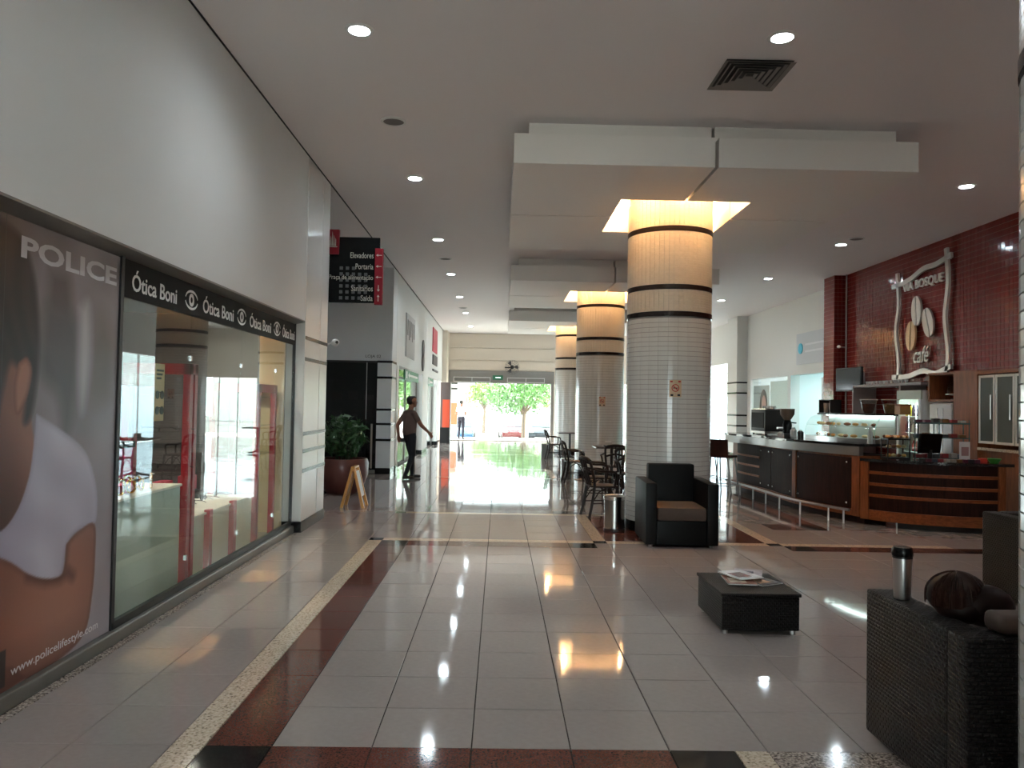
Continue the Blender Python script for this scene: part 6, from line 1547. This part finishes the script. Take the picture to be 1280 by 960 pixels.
# bar stools, front towards +X
def stool_proto():
    r = thing('bar_stool', (0, 0, 0), 'x', 'bar stool', 'bar stools')
    MB().box(-.19, .19, -.19, .19, .73, .77).build('seat', M_dlam, r, bevel=.012, local=True)
    MB().add([(-.2, -.17, .74), (-.2, .17, .74), (-.25, .18, 1.05), (-.25, -.18, 1.05), (-.18, -.17, .74), (-.18, .17, .74), (-.232, .18, 1.05), (-.232, -.18, 1.05)], [(0, 3, 2, 1), (4, 5, 6, 7), (0, 1, 5, 4), (1, 2, 6, 5), (2, 3, 7, 6), (3, 0, 4, 7)]).build('backrest', M_dlam, r, local=True)
    ms = mat('stool_grey_metal', srgb(120, 116, 112), .3, .8)
    for x in (-1, 1):
        for y in (-1, 1): MB().tube([(x * .22, y * .22, 0), (x * .16, y * .16, .73)], .013, 8).build('leg', ms, r, smooth=True, local=True)
    for y in (-1, 1): MB().tube([(-.2, y * .2, .25), (.2, y * .2, .25)], .009, 6).build('footrest', ms, r, local=True)
    for x in (-1, 1): MB().tube([(x * .2, -.2, .25), (x * .2, .2, .25)], .009, 6).build('footrest', ms, r, local=True)
    return r
SP, SU = stool_proto(), []
place(SP, SU, (4.05, 15.35, 0), .35, 'dark bar stool half hidden behind the big column')
place(SP, SU, (3.93, 13.55, 0), .9, 'dark bar stool nearest the camera at the bar')
place(SP, SU, (4.1, 14.62, 0), .15, 'dark bar stool tucked in at the far end of the bar')

# ================================================================== LABELS FOR LOOK-ALIKES: row by row, counted from the left of the photo
ORD = ['first', 'second', 'third', 'fourth', 'fifth', 'sixth', 'seventh', 'eighth', 'ninth', 'tenth', 'eleventh', 'twelfth', 'thirteenth', 'fourteenth', 'fifteenth', 'sixteenth']
def centre(o):
    if o.type == 'MESH':
        b = [Vector(c) for c in o.bound_box]; return sum(b, Vector()) / 8 + o.location
    return o.location.copy()
def relabel(name, row, key, rows, fmt):
    objs = [o for o in COL.objects if o.parent is None and o.name.split('.')[0] == name]
    cl = {}
    for o in objs: cl.setdefault(row(centre(o)), []).append(o)
    for k, rk in enumerate(sorted(cl)):
        for i, o in enumerate(sorted(cl[rk], key=lambda q: key(centre(q)))): o['label'] = fmt.format(n=ORD[i], r=rows[k] if rows else '')
relabel('watch_stand', lambda c: c.x < -2.86, lambda c: c.y, ['front', 'back'], 'raspberry cup stand, {n} from the left in the {r} row on the green counter')
relabel('bracelet_watch', lambda c: c.x < -2.78, lambda c: c.y, ['front', 'back'], 'gold bracelet watch, {n} from the left in the {r} row on the green counter')
relabel('sunglasses', lambda c: (c.y > 8.6, 6.6 < c.y < 6.75, c.x > -4, round(c.z, 1)), lambda c: (c.y, c.x),
        ['lowest back wall shelf', 'middle back wall shelf', 'top back wall shelf', 'cream counter', 'lower shelf of the cross rack', 'upper shelf of the cross rack', 'lowest shelf of the end rack', 'middle shelf of the end rack', 'top shelf of the end rack'],
        'dark sunglasses, {n} from the left on the {r}')
relabel('shop_downlight', lambda c: c.x < -4, lambda c: c.y, ['row by the window', 'back row'], 'small round ceiling spot in the optician shop, {n} of the {r}')
relabel('merchandise_box', lambda c: c.z > 1.6, lambda c: c.x, ['lower', 'upper'], 'small carton in the unlit shop, {n} from the left on the {r} shelf')
relabel('glass_cup', lambda c: 0, lambda c: -c.y, None, 'small glass cup, {n} from the left on top of the grey shelf')
relabel('drink_bottle', lambda c: round(c.z, 1), lambda c: -c.y, ['lowest', 'second lowest', 'second highest', 'top'], 'drink bottle, {n} from the left on the {r} shelf of the lit fridge')
relabel('coffee_cup', lambda c: 0, lambda c: -c.y, None, 'white coffee cup, {n} from the left on the espresso machine')
relabel('pastry', lambda c: c.z > 1.3, lambda c: -c.y, ['lower', 'upper'], 'baked pastry, {n} from the left on the {r} level of the curved display case')
relabel('snack', lambda c: c.z > 1.05, lambda c: c.x, ['lower', 'upper'], 'snack roll, {n} from the left on the {r} level of the snack case')
relabel('biscuit', lambda c: c.y > 10.7, lambda c: c.x, ['front', 'back'], 'golden biscuit, {n} from the left in the {r} row on the snack case')
relabel('sweet_packet', lambda c: round(c.z * 4), lambda c: c.x, ['bottom', 'middle', 'top'], 'packet of sweets, {n} from the left on the {r} tier of the rack')
relabel('gum_box', lambda c: 0, lambda c: c.x, None, 'small gum box, {n} from the left along the front of the cashier counter')
